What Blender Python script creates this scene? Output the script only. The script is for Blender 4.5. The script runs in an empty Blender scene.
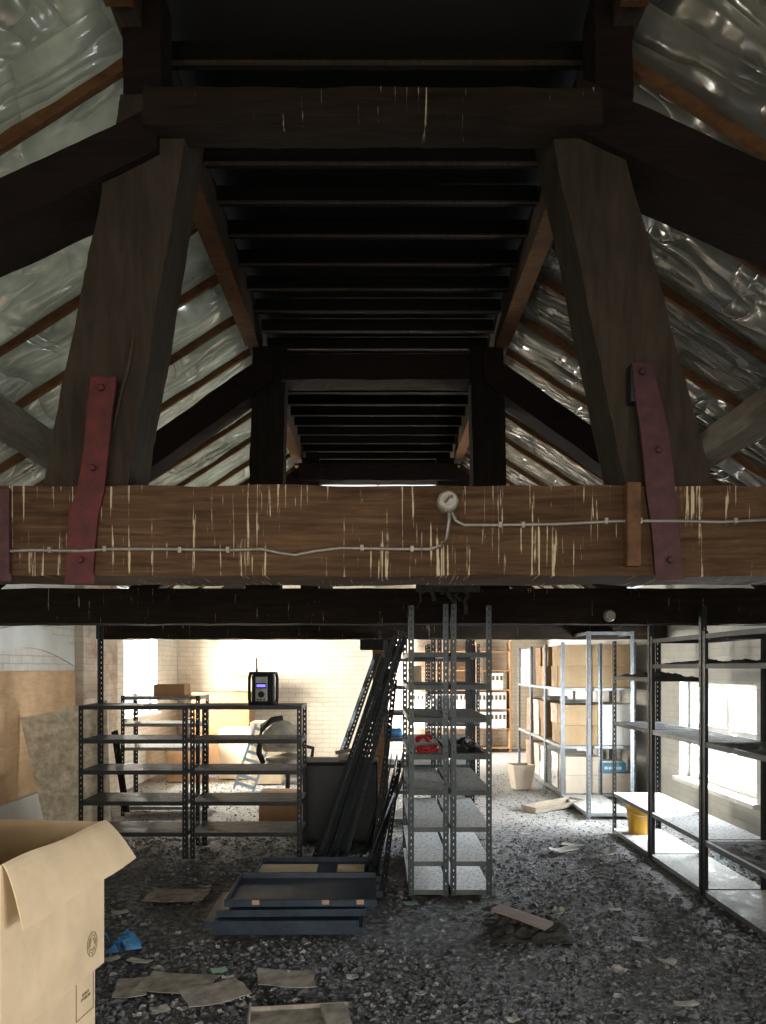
import bpy, bmesh, math, random
from mathutils import Vector, Matrix, noise
random.seed(7)
S = bpy.context.scene
COL = S.collection
F = 740.0; VX = 378.0; VY = 668.0; EYE = 1.6
def P(px, py, d):                       # survey helper: image bearing + distance -> place
    return Vector(((px-VX)*d/F, d, EYE-(py-VY)*d/F))

# ------------------------------------------------------------------ materials
def newmat(name):
    m = bpy.data.materials.new(name); m.use_nodes = True
    nt = m.node_tree; nt.nodes.clear()
    out = nt.nodes.new('ShaderNodeOutputMaterial')
    b = nt.nodes.new('ShaderNodeBsdfPrincipled')
    nt.links.new(b.outputs[0], out.inputs[0])
    return m, nt, b, out
def coords(nt, scale=(1,1,1), kind='Object', rot=(0,0,0)):
    tc = nt.nodes.new('ShaderNodeTexCoord'); mp = nt.nodes.new('ShaderNodeMapping')
    mp.inputs['Scale'].default_value = scale; mp.inputs['Rotation'].default_value = rot
    nt.links.new(tc.outputs[kind], mp.inputs[0]); return mp.outputs[0]
def noi(nt, vec, scale, detail=4, rough=.6, dist=0):
    n = nt.nodes.new('ShaderNodeTexNoise'); n.inputs['Scale'].default_value = scale
    n.inputs['Detail'].default_value = detail; n.inputs['Roughness'].default_value = rough
    n.inputs['Distortion'].default_value = dist
    nt.links.new(vec, n.inputs['Vector']); return n.outputs['Fac']
def ramp(nt, fac, stops):
    r = nt.nodes.new('ShaderNodeValToRGB'); el = r.color_ramp.elements
    while len(el) < len(stops): el.new(.5)
    for e, (p, c) in zip(el, stops):
        e.position = p; e.color = (*c, 1) if len(c) == 3 else c
    nt.links.new(fac, r.inputs[0]); return r.outputs[0]
def mix(nt, fac, a, b):
    m = nt.nodes.new('ShaderNodeMix'); m.data_type = 'RGBA'
    if isinstance(fac, float): m.inputs[0].default_value = fac
    else: nt.links.new(fac, m.inputs[0])
    for i, v in ((6, a), (7, b)):
        if isinstance(v, tuple): m.inputs[i].default_value = (*v, 1)
        else: nt.links.new(v, m.inputs[i])
    return m.outputs[2]
def math_(nt, op, a, b=0.0):
    m = nt.nodes.new('ShaderNodeMath'); m.operation = op
    for i, v in ((0, a), (1, b)):
        if isinstance(v, (int, float)): m.inputs[i].default_value = v
        else: nt.links.new(v, m.inputs[i])
    return m.outputs[0]
def bump(nt, b, h, strength=.4, dist=.01):
    n = nt.nodes.new('ShaderNodeBump'); n.inputs['Strength'].default_value = strength
    n.inputs['Distance'].default_value = dist
    nt.links.new(h, n.inputs['Height']); nt.links.new(n.outputs[0], b.inputs['Normal'])
def wood(name, c1, c2, grain=(1,14,14), rough=.85, drips=0, bs=.5):
    m, nt, b, o = newmat(name)
    v = coords(nt, grain)
    g = noi(nt, v, 3.0, 6, .65, .6)
    col = ramp(nt, g, [(.3, c1), (.7, c2)])
    big = noi(nt, coords(nt, (1,1,1)), 1.7, 3)
    col = mix(nt, ramp(nt, big, [(.35, (0,0,0)), (.75, (.55,.55,.55))]), col, tuple(x*.45 for x in c1))
    if drips:
        d1 = noi(nt, coords(nt, (95, 3, 3.2)), 1.0, 3, .55, .3)
        d2 = noi(nt, coords(nt, (2.6, 1, 1.6)), 2.1, 3, .5)
        d3 = noi(nt, coords(nt, (60, 30, 40)), 1.0, 2, .5)
        k = math_(nt, 'ADD', math_(nt, 'MULTIPLY', d1, .8), math_(nt, 'MULTIPLY', d2, .3))
        k = math_(nt, 'ADD', k, math_(nt, 'MULTIPLY', d3, .10))
        msk = ramp(nt, k, [(drips, (0,0,0)), (drips+.05, (.85,.85,.85))])
        col = mix(nt, msk, col, (.52,.44,.30))
    nt.links.new(col, b.inputs['Base Color'])
    b.inputs['Roughness'].default_value = rough; b.inputs['Specular IOR Level'].default_value = .15
    bump(nt, b, g, bs, .012)
    return m
def simple(name, c, rough=.6, metal=0, var=.25, scale=6, bs=.15, c2=None):
    m, nt, b, o = newmat(name)
    n = noi(nt, coords(nt), scale, 5)
    lo = tuple(x*(1-var) for x in c); hi = c2 or tuple(min(1, x*(1+var)) for x in c)
    nt.links.new(ramp(nt, n, [(.3, lo), (.7, hi)]), b.inputs['Base Color'])
    b.inputs['Roughness'].default_value = rough; b.inputs['Metallic'].default_value = metal
    if bs: bump(nt, b, noi(nt, coords(nt), scale*7, 3), bs, .004)
    return m
def dusty(name, c, dust=(.30,.30,.29), lo=.35, hi=.6, rough=.5, metal=.3):
    """painted steel with fallen dirt and plaster lying on its upward faces"""
    m, nt, b, o = newmat(name)
    g = nt.nodes.new('ShaderNodeNewGeometry'); sx = nt.nodes.new('ShaderNodeSeparateXYZ')
    nt.links.new(g.outputs['Normal'], sx.inputs[0])
    up = ramp(nt, sx.outputs[2], [(.6, (0,0,0)), (.9, (1,1,1))])
    n1 = noi(nt, coords(nt, kind='Generated'), 5, 6, .7); n2 = noi(nt, coords(nt), 38, 3, .7)
    msk = ramp(nt, n1, [(lo, (0,0,0)), (hi, (1,1,1))])
    dcol = ramp(nt, n2, [(.34, (.035,.033,.03)), (.46, dust)])
    base = ramp(nt, noi(nt, coords(nt), 9, 4), [(.3, tuple(x*.7 for x in c)), (.7, tuple(x*1.35 for x in c))])
    mm = math_(nt, 'MULTIPLY', up, msk)
    nt.links.new(mix(nt, mm, base, dcol), b.inputs['Base Color'])
    nt.links.new(math_(nt, 'ADD', math_(nt, 'MULTIPLY', mm, .4), rough), b.inputs['Roughness'])
    nt.links.new(math_(nt, 'MULTIPLY', math_(nt, 'SUBTRACT', 1.0, mm), metal), b.inputs['Metallic'])
    bump(nt, b, n2, .4, .006)
    return m
def brick(name, axis, paint=(.72,.69,.62), bare=(.42,.24,.15), expose=.62, mortar=(.40,.36,.31)):
    m, nt, b, o = newmat(name)
    g = nt.nodes.new('ShaderNodeNewGeometry'); s = nt.nodes.new('ShaderNodeSeparateXYZ'); c = nt.nodes.new('ShaderNodeCombineXYZ')
    nt.links.new(g.outputs['Position'], s.inputs[0])
    nt.links.new(s.outputs[0 if axis == 'x' else 1], c.inputs[0]); nt.links.new(s.outputs[2], c.inputs[1])
    wob = noi(nt, c.outputs[0], 3.0, 3)
    v2 = nt.nodes.new('ShaderNodeVectorMath'); v2.operation = 'ADD'
    sc = nt.nodes.new('ShaderNodeVectorMath'); sc.operation = 'SCALE'; sc.inputs['Scale'].default_value = .02
    nn = nt.nodes.new('ShaderNodeTexNoise'); nn.inputs['Scale'].default_value = 5; nt.links.new(c.outputs[0], nn.inputs['Vector'])
    nt.links.new(nn.outputs['Color'], sc.inputs[0]); nt.links.new(c.outputs[0], v2.inputs[0]); nt.links.new(sc.outputs[0], v2.inputs[1])
    bt = nt.nodes.new('ShaderNodeTexBrick'); nt.links.new(v2.outputs[0], bt.inputs['Vector'])
    bt.inputs['Scale'].default_value = 1.0; bt.inputs['Brick Width'].default_value = .225; bt.inputs['Row Height'].default_value = .075
    bt.inputs['Mortar Size'].default_value = .006; bt.inputs['Mortar Smooth'].default_value = .5
    n = noi(nt, c.outputs[0], 1.6, 6, .65)
    f = ramp(nt, n, [(expose, (0,0,0)), (expose+.12, (1,1,1))])
    pcol = ramp(nt, noi(nt, c.outputs[0], 4, 5), [(.3, tuple(x*.82 for x in paint)), (.65, paint)])
    col = mix(nt, f, pcol, bare)
    mm = math_(nt, 'MULTIPLY', bt.outputs['Fac'], math_(nt, 'ADD', .22, math_(nt, 'MULTIPLY', n, .7)))
    col = mix(nt, mm, col, mortar)
    nt.links.new(col, b.inputs['Base Color']); b.inputs['Roughness'].default_value = .8
    h = math_(nt, 'SUBTRACT', math_(nt, 'MULTIPLY', n, .3), bt.outputs['Fac'])
    bump(nt, b, h, .6, .01)
    return m

M = {}
M['tie'] = wood('timber_brown', (.038,.020,.010), (.135,.075,.038), (1.2,14,16), .8, drips=.700)
M['post'] = wood('timber_grey_brown', (.024,.018,.012), (.052,.040,.028), (9,9,1.2), .8)
M['dark'] = wood('timber_dark', (.009,.006,.004), (.030,.019,.012), (1.3,12,12), .85, drips=.76)
M['darkn'] = wood('timber_dark_plain', (.006,.0035,.0028), (.017,.009,.0065), (1.3,12,12), .85)
M['joist'] = wood('joist_black', (.004,.0035,.003), (.009,.007,.006), (1.3,12,12), .9)  # nearly black timber tone
M['darkp'] = wood('timber_dark_post', (.006,.0045,.0035), (.018,.013,.010), (12,12,1.3), .85)
M['purlin'] = wood('timber_purlin', (.035,.024,.017), (.085,.06,.042), (12,1.2,12), .8)
M['purlinpale'] = wood('timber_purlin_pale', (.11,.095,.075), (.24,.21,.17), (12,1.2,12), .6)
M['rafter'] = wood('rafter_wood', (.075,.034,.014), (.16,.08,.036), (3,9,9), .8)
M['ply'] = wood('plywood_tan', (.52,.33,.18), (.66,.45,.26), (2,2,9), .6, bs=.05)
M['plank'] = wood('pale_plank', (.20,.165,.125), (.34,.29,.22), (2,9,9), .8)
M['pinkplank'] = wood('pink_grey_plank', (.30,.24,.23), (.42,.35,.33), (2,9,9), .8)
M['darkboard'] = wood('dark_floor_board', (.030,.022,.016), (.06,.045,.032), (1,8,8), .9)
M['osb'] = simple('chipboard', (.66,.56,.42), .8, var=.35, scale=16, c2=(.88,.82,.66))
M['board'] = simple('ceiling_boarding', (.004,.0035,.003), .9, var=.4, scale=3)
M['black'] = dusty('black_steel', (.022,.026,.030), (.22,.23,.24), .42, .62)
M['blackleg'] = simple('black_steel_angle', (.018,.021,.024), .45, .4, scale=12)
M['grey'] = dusty('grey_blue_steel', (.060,.075,.082), (.40,.41,.40), .25, .42)
M['greyleg'] = simple('grey_blue_steel_angle', (.055,.070,.078), .45, .4, scale=12)
M['galv'] = dusty('galvanised_steel', (.20,.22,.23), (.50,.50,.48), .25, .5, .4, .5)
M['galvleg'] = simple('galvanised_angle', (.17,.19,.21), .4, .6, scale=12)
M['white_dust'] = dusty('shelf_under_plaster', (.10,.115,.12), (.75,.76,.77), .12, .25, .5, .2)
M['blue'] = simple('blue_grey_paint', (.028,.045,.070), .4, .2, var=.35, scale=9)
M['tape'] = simple('brown_tape', (.42,.27,.18), .6)
M['red'] = simple('red_oxide_paint', (.065,.004,.004), .6, .1, var=.5, scale=22, bs=.5)
M['redgrey'] = simple('worn_red_paint', (.048,.012,.014), .65, .1, var=.5, scale=22, bs=.5)
M['rust'] = simple('rusty_wood', (.085,.036,.012), .8, var=.5, scale=20)
M['steelpipe'] = simple('dull_conduit', (.25,.23,.20), .5, .5, scale=30)
M['jbox'] = simple('junction_box_grey', (.30,.28,.24), .5, .3, scale=40)
M['card'] = simple('cardboard', (.68,.53,.345), .8, var=.13, scale=5, bs=.05)
M['boxtan'] = simple('archive_box_tan', (.36,.245,.13), .8, var=.22, scale=4, bs=.05)
M['boxbrown'] = simple('archive_box_brown', (.25,.135,.065), .8, var=.2, scale=4, bs=.05)
M['boxpale'] = simple('archive_box_pale', (.56,.48,.38), .8, var=.15, scale=4, bs=.05)
M['cardin'] = simple('cardboard_inside', (.36,.25,.14), .85, var=.1, scale=3, bs=.05)
M['carddark'] = simple('cardboard_brown', (.36,.20,.10), .8, var=.12, scale=3, bs=.05)
M['cardpale'] = simple('cardboard_pale', (.72,.66,.56), .8, var=.08, scale=3, bs=.05)
M['paper'] = simple('dirty_paper', (.42,.41,.38), .8, var=.3, scale=14)
M['papergreen'] = simple('green_paper', (.28,.42,.36), .8, var=.3, scale=14)
M['ink'] = simple('printed_ink', (.10,.07,.045), .8, bs=0)
M['inkpale'] = simple('faded_ink', (.30,.23,.15), .8, bs=0)
M['white'] = simple('white_board', (.80,.80,.78), .6, var=.05)
M['bluecarton'] = simple('blue_carton', (.03,.22,.38), .5, var=.1)
M['yellow'] = simple('yellow_plastic', (.62,.33,.03), .45, var=.1)
M['redcable'] = simple('red_cable', (.42,.02,.015), .4, var=.2)
M['bluefilm'] = simple('blue_film', (.06,.22,.45), .25, var=.4, scale=12)
M['radio'] = simple('black_rubber', (.008,.008,.009), .8, scale=20)
M['silver'] = simple('silver_plastic', (.32,.33,.32), .4, .4, scale=10)
M['bluegrey'] = simple('pale_blue_metal', (.33,.42,.50), .4, .3)
M['sack'] = simple('beige_sack', (.34,.30,.24), .9, var=.4, scale=9, bs=.4)
M['frame'] = simple('window_paint', (.62,.61,.58), .6, var=.15)
M['earth'] = simple('dirt', (.045,.043,.040), .95, var=.6, scale=16, bs=.8)
M['plaster'] = simple('painted_plaster', (.62,.62,.58), .8, var=.12, scale=2)
M['brick_l'] = brick('painted_brick_left', 'y', (.66,.63,.55), expose=.66)
M['brick_r'] = brick('painted_brick_right', 'y', (.42,.41,.37), expose=.70)
M['brick_b'] = brick('painted_brick_back', 'x', (.78,.70,.58), expose=.74)
# display
m, nt, b, o = newmat('lit_display'); b.inputs['Base Color'].default_value = (.02,.02,.2,1)
b.inputs['Emission Color'].default_value = (.12,.10,1,1); b.inputs['Emission Strength'].default_value = 3; M['display'] = m
# glass that daylight passes
m, nt, b, o = newmat('window_glass')
tr = nt.nodes.new('ShaderNodeBsdfTransparent'); gl = nt.nodes.new('ShaderNodeBsdfGlossy'); gl.inputs['Roughness'].default_value = .05
mx = nt.nodes.new('ShaderNodeMixShader'); mx.inputs[0].default_value = .06
nt.links.new(tr.outputs[0], mx.inputs[1]); nt.links.new(gl.outputs[0], mx.inputs[2]); nt.links.new(mx.outputs[0], o.inputs[0]); M['glass'] = m
# crinkled plastic
def plastic(name, col, trans, dark=.25):
    m, nt, b, o = newmat(name)
    n1 = noi(nt, coords(nt, (1,1,1)), 1.1, 5, .65)
    cc = ramp(nt, n1, [(.32, tuple(x*dark for x in col)), (.68, col)])
    nt.links.new(cc, b.inputs['Base Color'])
    b.inputs['Roughness'].default_value = .20; b.inputs['Specular IOR Level'].default_value = 1.0
    w = noi(nt, coords(nt, (1.6,.55,1.6), rot=(0,0,.35)), 1.5, 2, .4, .5); w2 = noi(nt, coords(nt, (.7,2.2,.7), rot=(0,0,-.3)), 1.7, 2, .45, .5)
    r1 = math_(nt, 'ABSOLUTE', math_(nt, 'SUBTRACT', w, .5)); r2 = math_(nt, 'ABSOLUTE', math_(nt, 'SUBTRACT', w2, .5))
    h = math_(nt, 'ADD', math_(nt, 'POWER', r1, .7), math_(nt, 'MULTIPLY', math_(nt, 'POWER', r2, .7), .6))
    bump(nt, b, h, .9, .14)
    tl = nt.nodes.new('ShaderNodeBsdfTranslucent'); nt.links.new(cc, tl.inputs[0])
    mx = nt.nodes.new('ShaderNodeMixShader'); mx.inputs[0].default_value = trans
    nt.links.new(b.outputs[0], mx.inputs[1]); nt.links.new(tl.outputs[0], mx.inputs[2]); nt.links.new(mx.outputs[0], o.inputs[0])
    return m
M['plas_l'] = plastic('plastic_sheeting_left', (.36,.37,.27), .15)  # left slope coloured lighter, for the stronger light on it
M['plas_r'] = plastic('plastic_sheeting_right', (.16,.155,.12), .045)  # same sheeting coloured darker, for the dimmer light on the right slope
# floor
m, nt, b, o = newmat('dirt_floor')
v = coords(nt)
n1 = noi(nt, v, 1.1, 5, .6); n2 = noi(nt, v, 21, 7, .8); n3 = noi(nt, v, 90, 3, .7)
c = ramp(nt, n2, [(.42, (.012,.012,.014)), (.52, (.11,.116,.128)), (.62, (.38,.40,.43))])
c = mix(nt, ramp(nt, n1, [(.4, (0,0,0)), (.65, (.5,.5,.5))]), c, (.09,.08,.07))
c = mix(nt, ramp(nt, n3, [(.66, (0,0,0)), (.72, (1,1,1))]), c, (.38,.38,.37))
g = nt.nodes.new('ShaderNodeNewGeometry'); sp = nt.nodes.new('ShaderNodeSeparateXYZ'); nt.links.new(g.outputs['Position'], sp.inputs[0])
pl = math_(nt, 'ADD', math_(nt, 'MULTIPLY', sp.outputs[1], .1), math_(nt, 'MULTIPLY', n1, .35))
c = mix(nt, math_(nt, 'MULTIPLY', ramp(nt, pl, [(.80, (0,0,0)), (1.12, (1,1,1))]), ramp(nt, n2, [(.3, (.25,.25,.25)), (.5, (1,1,1))])), c, (.50,.49,.47))  # floor painted paler towards the back, in place of window light there
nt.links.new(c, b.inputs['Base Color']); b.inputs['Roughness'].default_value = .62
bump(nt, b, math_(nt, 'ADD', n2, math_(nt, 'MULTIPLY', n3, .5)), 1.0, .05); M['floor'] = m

# ------------------------------------------------------------------ mesh helpers
class MB:
    def __init__(s): s.v = []; s.f = []; s.mi = []; s.cur = 0
    def add(s, vs, fs):
        o = len(s.v); s.v += [Vector(v) for v in vs]; s.f += [[i+o for i in f] for f in fs]; s.mi += [s.cur]*len(fs); return s
    def box(s, x0, x1, y0, y1, z0, z1, mat=None):
        vs = [Vector(p) for p in ((x0,y0,z0),(x1,y0,z0),(x1,y1,z0),(x0,y1,z0),(x0,y0,z1),(x1,y0,z1),(x1,y1,z1),(x0,y1,z1))]
        if mat is not None: vs = [mat @ p for p in vs]
        return s.add(vs, [(0,3,2,1),(4,5,6,7),(0,1,5,4),(1,2,6,5),(2,3,7,6),(3,0,4,7)])
    def hexa(s, pts):      # 8 pts: bottom loop then top loop
        return s.add(pts, [(0,3,2,1),(4,5,6,7),(0,1,5,4),(1,2,6,5),(2,3,7,6),(3,0,4,7)])
    def tube(s, pts, r, n=8, cap=True, closed=False):
        pts = [Vector(p) for p in pts]; o = len(s.v); L = len(pts)
        rs = r if isinstance(r, (list, tuple)) else [r]*L
        for i, p in enumerate(pts):
            a = pts[max(0, i-1)]; c = pts[min(L-1, i+1)]; t = (c-a).normalized()
            up = Vector((0,0,1)) if abs(t.z) < .9 else Vector((1,0,0))
            u = t.cross(up).normalized(); w = u.cross(t)
            for k in range(n):
                an = 2*math.pi*k/n; s.v.append(p+(u*math.cos(an)+w*math.sin(an))*rs[i])
        for i in range(L-1):
            for k in range(n):
                s.f.append([o+i*n+k, o+i*n+(k+1)%n, o+(i+1)*n+(k+1)%n, o+(i+1)*n+k]); s.mi.append(s.cur)
        if cap:
            s.f.append([o+k for k in range(n)]); s.f.append([o+(L-1)*n+k for k in reversed(range(n))]); s.mi += [s.cur]*2
        return s
    def lathe(s, prof, c, n=24, axis='z'):
        o = len(s.v)
        for (r, h) in prof:
            for k in range(n):
                a = 2*math.pi*k/n
                d = Vector((r*math.cos(a), r*math.sin(a), h)) if axis == 'z' else Vector((r*math.cos(a), -h, r*math.sin(a)))
                s.v.append(Vector(c)+d)
        for i in range(len(prof)-1):
            for k in range(n): s.f.append([o+i*n+k, o+i*n+(k+1)%n, o+(i+1)*n+(k+1)%n, o+(i+1)*n+k]); s.mi.append(s.cur)
        return s
    def build(s, name, mats, parent=None, bevel=0, smooth=False, recalc=True):
        me = bpy.data.meshes.new(name); me.from_pydata(s.v, [], s.f)
        for mm in (mats if isinstance(mats, (list, tuple)) else [mats]): me.materials.append(mm)
        for p, i in zip(me.polygons, s.mi): p.material_index = i; p.use_smooth = smooth
        if recalc:
            bm = bmesh.new(); bm.from_mesh(me); bmesh.ops.recalc_face_normals(bm, faces=bm.faces); bm.to_mesh(me); bm.free()
        o = bpy.data.objects.new(name, me); COL.objects.link(o)
        if parent is not None: o.parent = parent
        if bevel:
            b = o.modifiers.new('bevel', 'BEVEL'); b.width = bevel; b.segments = 2; b.limit_method = 'ANGLE'
        return o
def tag(o, label=None, cat=None, group=None, kind=None):
    if label: o['label'] = label
    if cat: o['category'] = cat
    if group: o['group'] = group
    if kind: o['kind'] = kind
    return o
def empty(name, loc=(0,0,0), rz=0):
    o = bpy.data.objects.new(name, None); COL.objects.link(o); o.location = loc; o.rotation_euler = (0,0,rz)
    o.empty_display_size = .05; return o
def struct(o): o['kind'] = 'structure'; return o
def loc(o, base):                        # move a mesh built in world space under an origin at its base
    base = Vector(base); o.data.transform(Matrix.Translation(-base)); o.location = base; return o

def timber(mb, loops, seg=24, jit=.006, seed=0):
    """loops = (4 pts start, 4 pts end): hewn bar cut into segments with a slightly uneven surface"""
    a, b = loops; o = len(mb.v); K = 3
    def ring(t):
        c = [Vector(a[i]).lerp(Vector(b[i]), t) for i in range(4)]; r = []
        for i in range(4):
            for k in range(K): r.append(c[i].lerp(c[(i+1) % 4], k/K))
        return r
    n = 4*K
    for s in range(seg+1):
        for i, p in enumerate(ring(s/seg)):
            q = p+Vector((seed, seed*.7, 0))
            d = noise.noise_vector(q*5)*jit + noise.noise_vector(q*22)*jit*.5
            mb.v.append(p+d)
    for s in range(seg):
        for k in range(n): mb.f.append([o+s*n+k, o+s*n+(k+1)%n, o+(s+1)*n+(k+1)%n, o+(s+1)*n+k]); mb.mi.append(mb.cur)
    mb.f.append([o+k for k in range(n)]); mb.f.append([o+seg*n+k for k in reversed(range(n))]); mb.mi += [mb.cur]*2
    return mb
def bar_x(x0, x1, y0, y1, z0, z1): return ([(x0,y0,z0),(x0,y0,z1),(x0,y1,z1),(x0,y1,z0)], [(x1,y0,z0),(x1,y0,z1),(x1,y1,z1),(x1,y1,z0)])

# ------------------------------------------------------------------ setting
WX = 3.3; BY = 12.2; EY = 14.6; RY = -3.0; H = 2.62
WIN_R = (6.45, 8.1, .42, 1.45); WIN_L = (9.6, 11.05, .95, 2.02)
def wall_y(name, x0, x1, y0, y1, opens, m, z1=H):
    mb = MB(); opens = sorted(opens); cur = y0
    for (a, b_, zl, zh) in opens:
        mb.box(x0, x1, cur, a, 0, z1); mb.box(x0, x1, a, b_, 0, zl); mb.box(x0, x1, a, b_, zh, z1); cur = b_
    mb.box(x0, x1, cur, y1, 0, z1)
    return struct(mb.build(name, m))
wall_y('wall_left', -WX-.3, -WX, RY, BY, [(-1.5,1.2,.7,1.9), WIN_L], M['brick_l'])
wall_y('wall_right', WX, WX+.3, RY, EY, [(-1.2,.9,.6,1.7), WIN_R], M['brick_r'])
mb = MB(); mb.box(-WX-.3, -.05, BY, BY+.3, 0, H); mb.add([(-WX-.3,BY,H),(-.05,BY,H),(-.05,BY,4.6),(-.9,BY,4.2),(-WX-.3,BY+.3,H),(-.05,BY+.3,H),(-.05,BY+.3,4.6),(-.9,BY+.3,4.2)], [(0,1,2,3),(7,6,5,4),(3,2,6,7),(0,3,7,4)])
struct(mb.build('wall_back', M['brick_b']))
WIN_F = (12.75, 14.35, .25, 2.1)
wall_y('wall_return', -.35, -.05, BY+.3, EY, [WIN_F], M['plaster'], 4.3)
mb = MB(); mb.box(-.35, WX+.3, EY, EY+.3, 0, 4.6); struct(mb.build('wall_far', M['brick_b']))
mb = MB(); a, b_, zl, zh = -2.0, 2.0, .5, 2.3
mb.box(-WX-.3, a, RY-.3, RY, 0, 4.4).box(b_, WX+.3, RY-.3, RY, 0, 4.4).box(a, b_, RY-.3, RY, 0, zl).box(a, b_, RY-.3, RY, zh, 4.4)
struct(mb.build('wall_near', M['plaster']))
# floor with low mounds of dirt
def fh(x, y):
    n = noise.noise(Vector((x*1.3, y*1.3, 0)))*.012 + noise.noise(Vector((x*6, y*6, 3)))*.007 + noise.noise(Vector((x*19, y*19, 5)))*.004
    return n-.012
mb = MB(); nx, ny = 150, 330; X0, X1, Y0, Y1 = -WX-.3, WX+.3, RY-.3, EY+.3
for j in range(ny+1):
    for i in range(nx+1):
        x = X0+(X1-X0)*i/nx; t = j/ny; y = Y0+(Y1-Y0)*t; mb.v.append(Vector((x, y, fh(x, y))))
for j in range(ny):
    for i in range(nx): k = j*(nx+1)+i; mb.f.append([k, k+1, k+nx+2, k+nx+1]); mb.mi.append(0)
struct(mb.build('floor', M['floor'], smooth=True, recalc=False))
# flat boarding between the purlins
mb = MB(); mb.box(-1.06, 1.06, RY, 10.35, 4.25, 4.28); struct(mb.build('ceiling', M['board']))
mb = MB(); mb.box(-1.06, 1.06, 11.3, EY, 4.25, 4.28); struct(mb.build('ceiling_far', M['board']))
# windows
def window(name, fixed, y0, y1, z0, z1, mull, trans, side, depth=.12):
    root = struct(empty(name, (fixed, (y0+y1)/2, z0)))
    fr = MB(); w = .055; x0, x1 = (-depth, 0) if side > 0 else (0, depth)
    X = fixed + (.14 if side > 0 else -.14)
    def bx(ya, yb, za, zb, dx=0): fr.box(X-.03-dx-fixed, X+.03+dx-fixed, ya-(y0+y1)/2, yb-(y0+y1)/2, za-z0, zb-z0)
    bx(y0, y1, z0, z0+w); bx(y0, y1, z1-w, z1); bx(y0, y0+w, z0+w, z1-w); bx(y1-w, y1, z0+w, z1-w)
    for t in mull: bx(t-.03, t+.03, z0+w, z1-w, .004)
    for t in trans: bx(y0+w, y1-w, t-.025, t+.025, .002)
    fr.build('window_frame', M['frame'], root)
    g = MB(); g.box(X-fixed-.003, X-fixed+.003, -(y1-y0)/2+w, (y1-y0)/2-w, w, z1-z0-w); g.build('pane', M['glass'], root)
    s = MB(); sx = (-.06, .10) if side > 0 else (-.10, .06)
    s.box(sx[0], sx[1], -(y1-y0)/2-.05, (y1-y0)/2+.05, -.045, -.003); s.build('window_sill', M['frame'], root)
    return root
window('window_1', WX, *WIN_R, [7.2], [.98], 1)
window('window_2', -WX, *WIN_L, [], [], -1)
window('window_3', -.05, *WIN_F, [13.55], [1.3], -1)
window('added_window_4', -WX, -1.5, 1.2, .7, 1.9, [-.15], [1.3], -1)  # unseen window beside the camera, added for the left fill lamp
window('added_window_5', WX, -1.2, .9, .6, 1.7, [-.15], [1.15], 1)  # unseen window beside the camera, added for the right fill lamp
root = struct(empty('added_window_6', (0, RY, .5))); mb = MB()  # unseen window behind the camera, added for the front fill
for xx in (-1.97, -.67, .67, 1.97): mb.box(xx-.03, xx+.03, -.2, -.14, 0, 1.8)
for zz in (0, .85, 1.74): mb.box(-2, 2, -.2, -.14, zz, zz+.06)
mb.build('window_frame', M['frame'], root)
mb = MB(); mb.box(-.86, .86, -.02, .02, -.02, .02)
root = struct(empty('window_7', (0, 10.83, 4.22))); mb = MB()
mb.box(-.86, .86, -.47, -.42, 0, .06).box(-.86, .86, .42, .47, 0, .06).box(-.86, -.81, -.42, .42, 0, .06).box(.81, .86, -.42, .42, 0, .06).box(-.02, .02, -.42, .42, 0, .06)
mb.build('window_frame', M['frame'], root)
mb = MB(); mb.box(-.81, .81, -.42, .42, .03, .035); mb.build('pane', M['glass'], root)
# arch and skirting band of the left wall, brick pillar
mb = MB(); pts = []
for k in range(25):
    t = k/24; y = 5.9+2.1*t; z = 1.62+.17*math.sin(math.pi*t)
    pts.append((y, z))
for k in range(24):
    (ya, za), (yb, zb) = pts[k], pts[k+1]
    mb.hexa([(-WX,ya,za),(-WX+.025,ya,za),(-WX+.025,yb,zb),(-WX,yb,zb),(-WX,ya,za+.2),(-WX+.025,ya,za+.2),(-WX+.025,yb,zb+.2),(-WX,yb,zb+.2)])
struct(mb.build('trim_1', M['plaster']))
mb = MB(); mb.box(-WX, -WX+.09, RY, 8.0, 0, .42); struct(mb.build('baseboard_left', M['plaster'], bevel=.01))
mb = MB(); mb.box(-WX, -WX+.10, 8.05, 9.1, 0, H); struct(mb.build('trim_2', brick('pillar_brick', 'y', (.64,.56,.46), (.40,.25,.17), .50), bevel=.006))
mb = MB(); mb.box(-WX+.002, -WX+.03, 5.2, 8.0, .42, 1.57)
tag(loc(mb.build('plywood_sheet', M['ply']), (-WX+.015, 6.6, .42)), 'smooth tan plywood sheet covering the arched opening in left wall', 'board')

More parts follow.
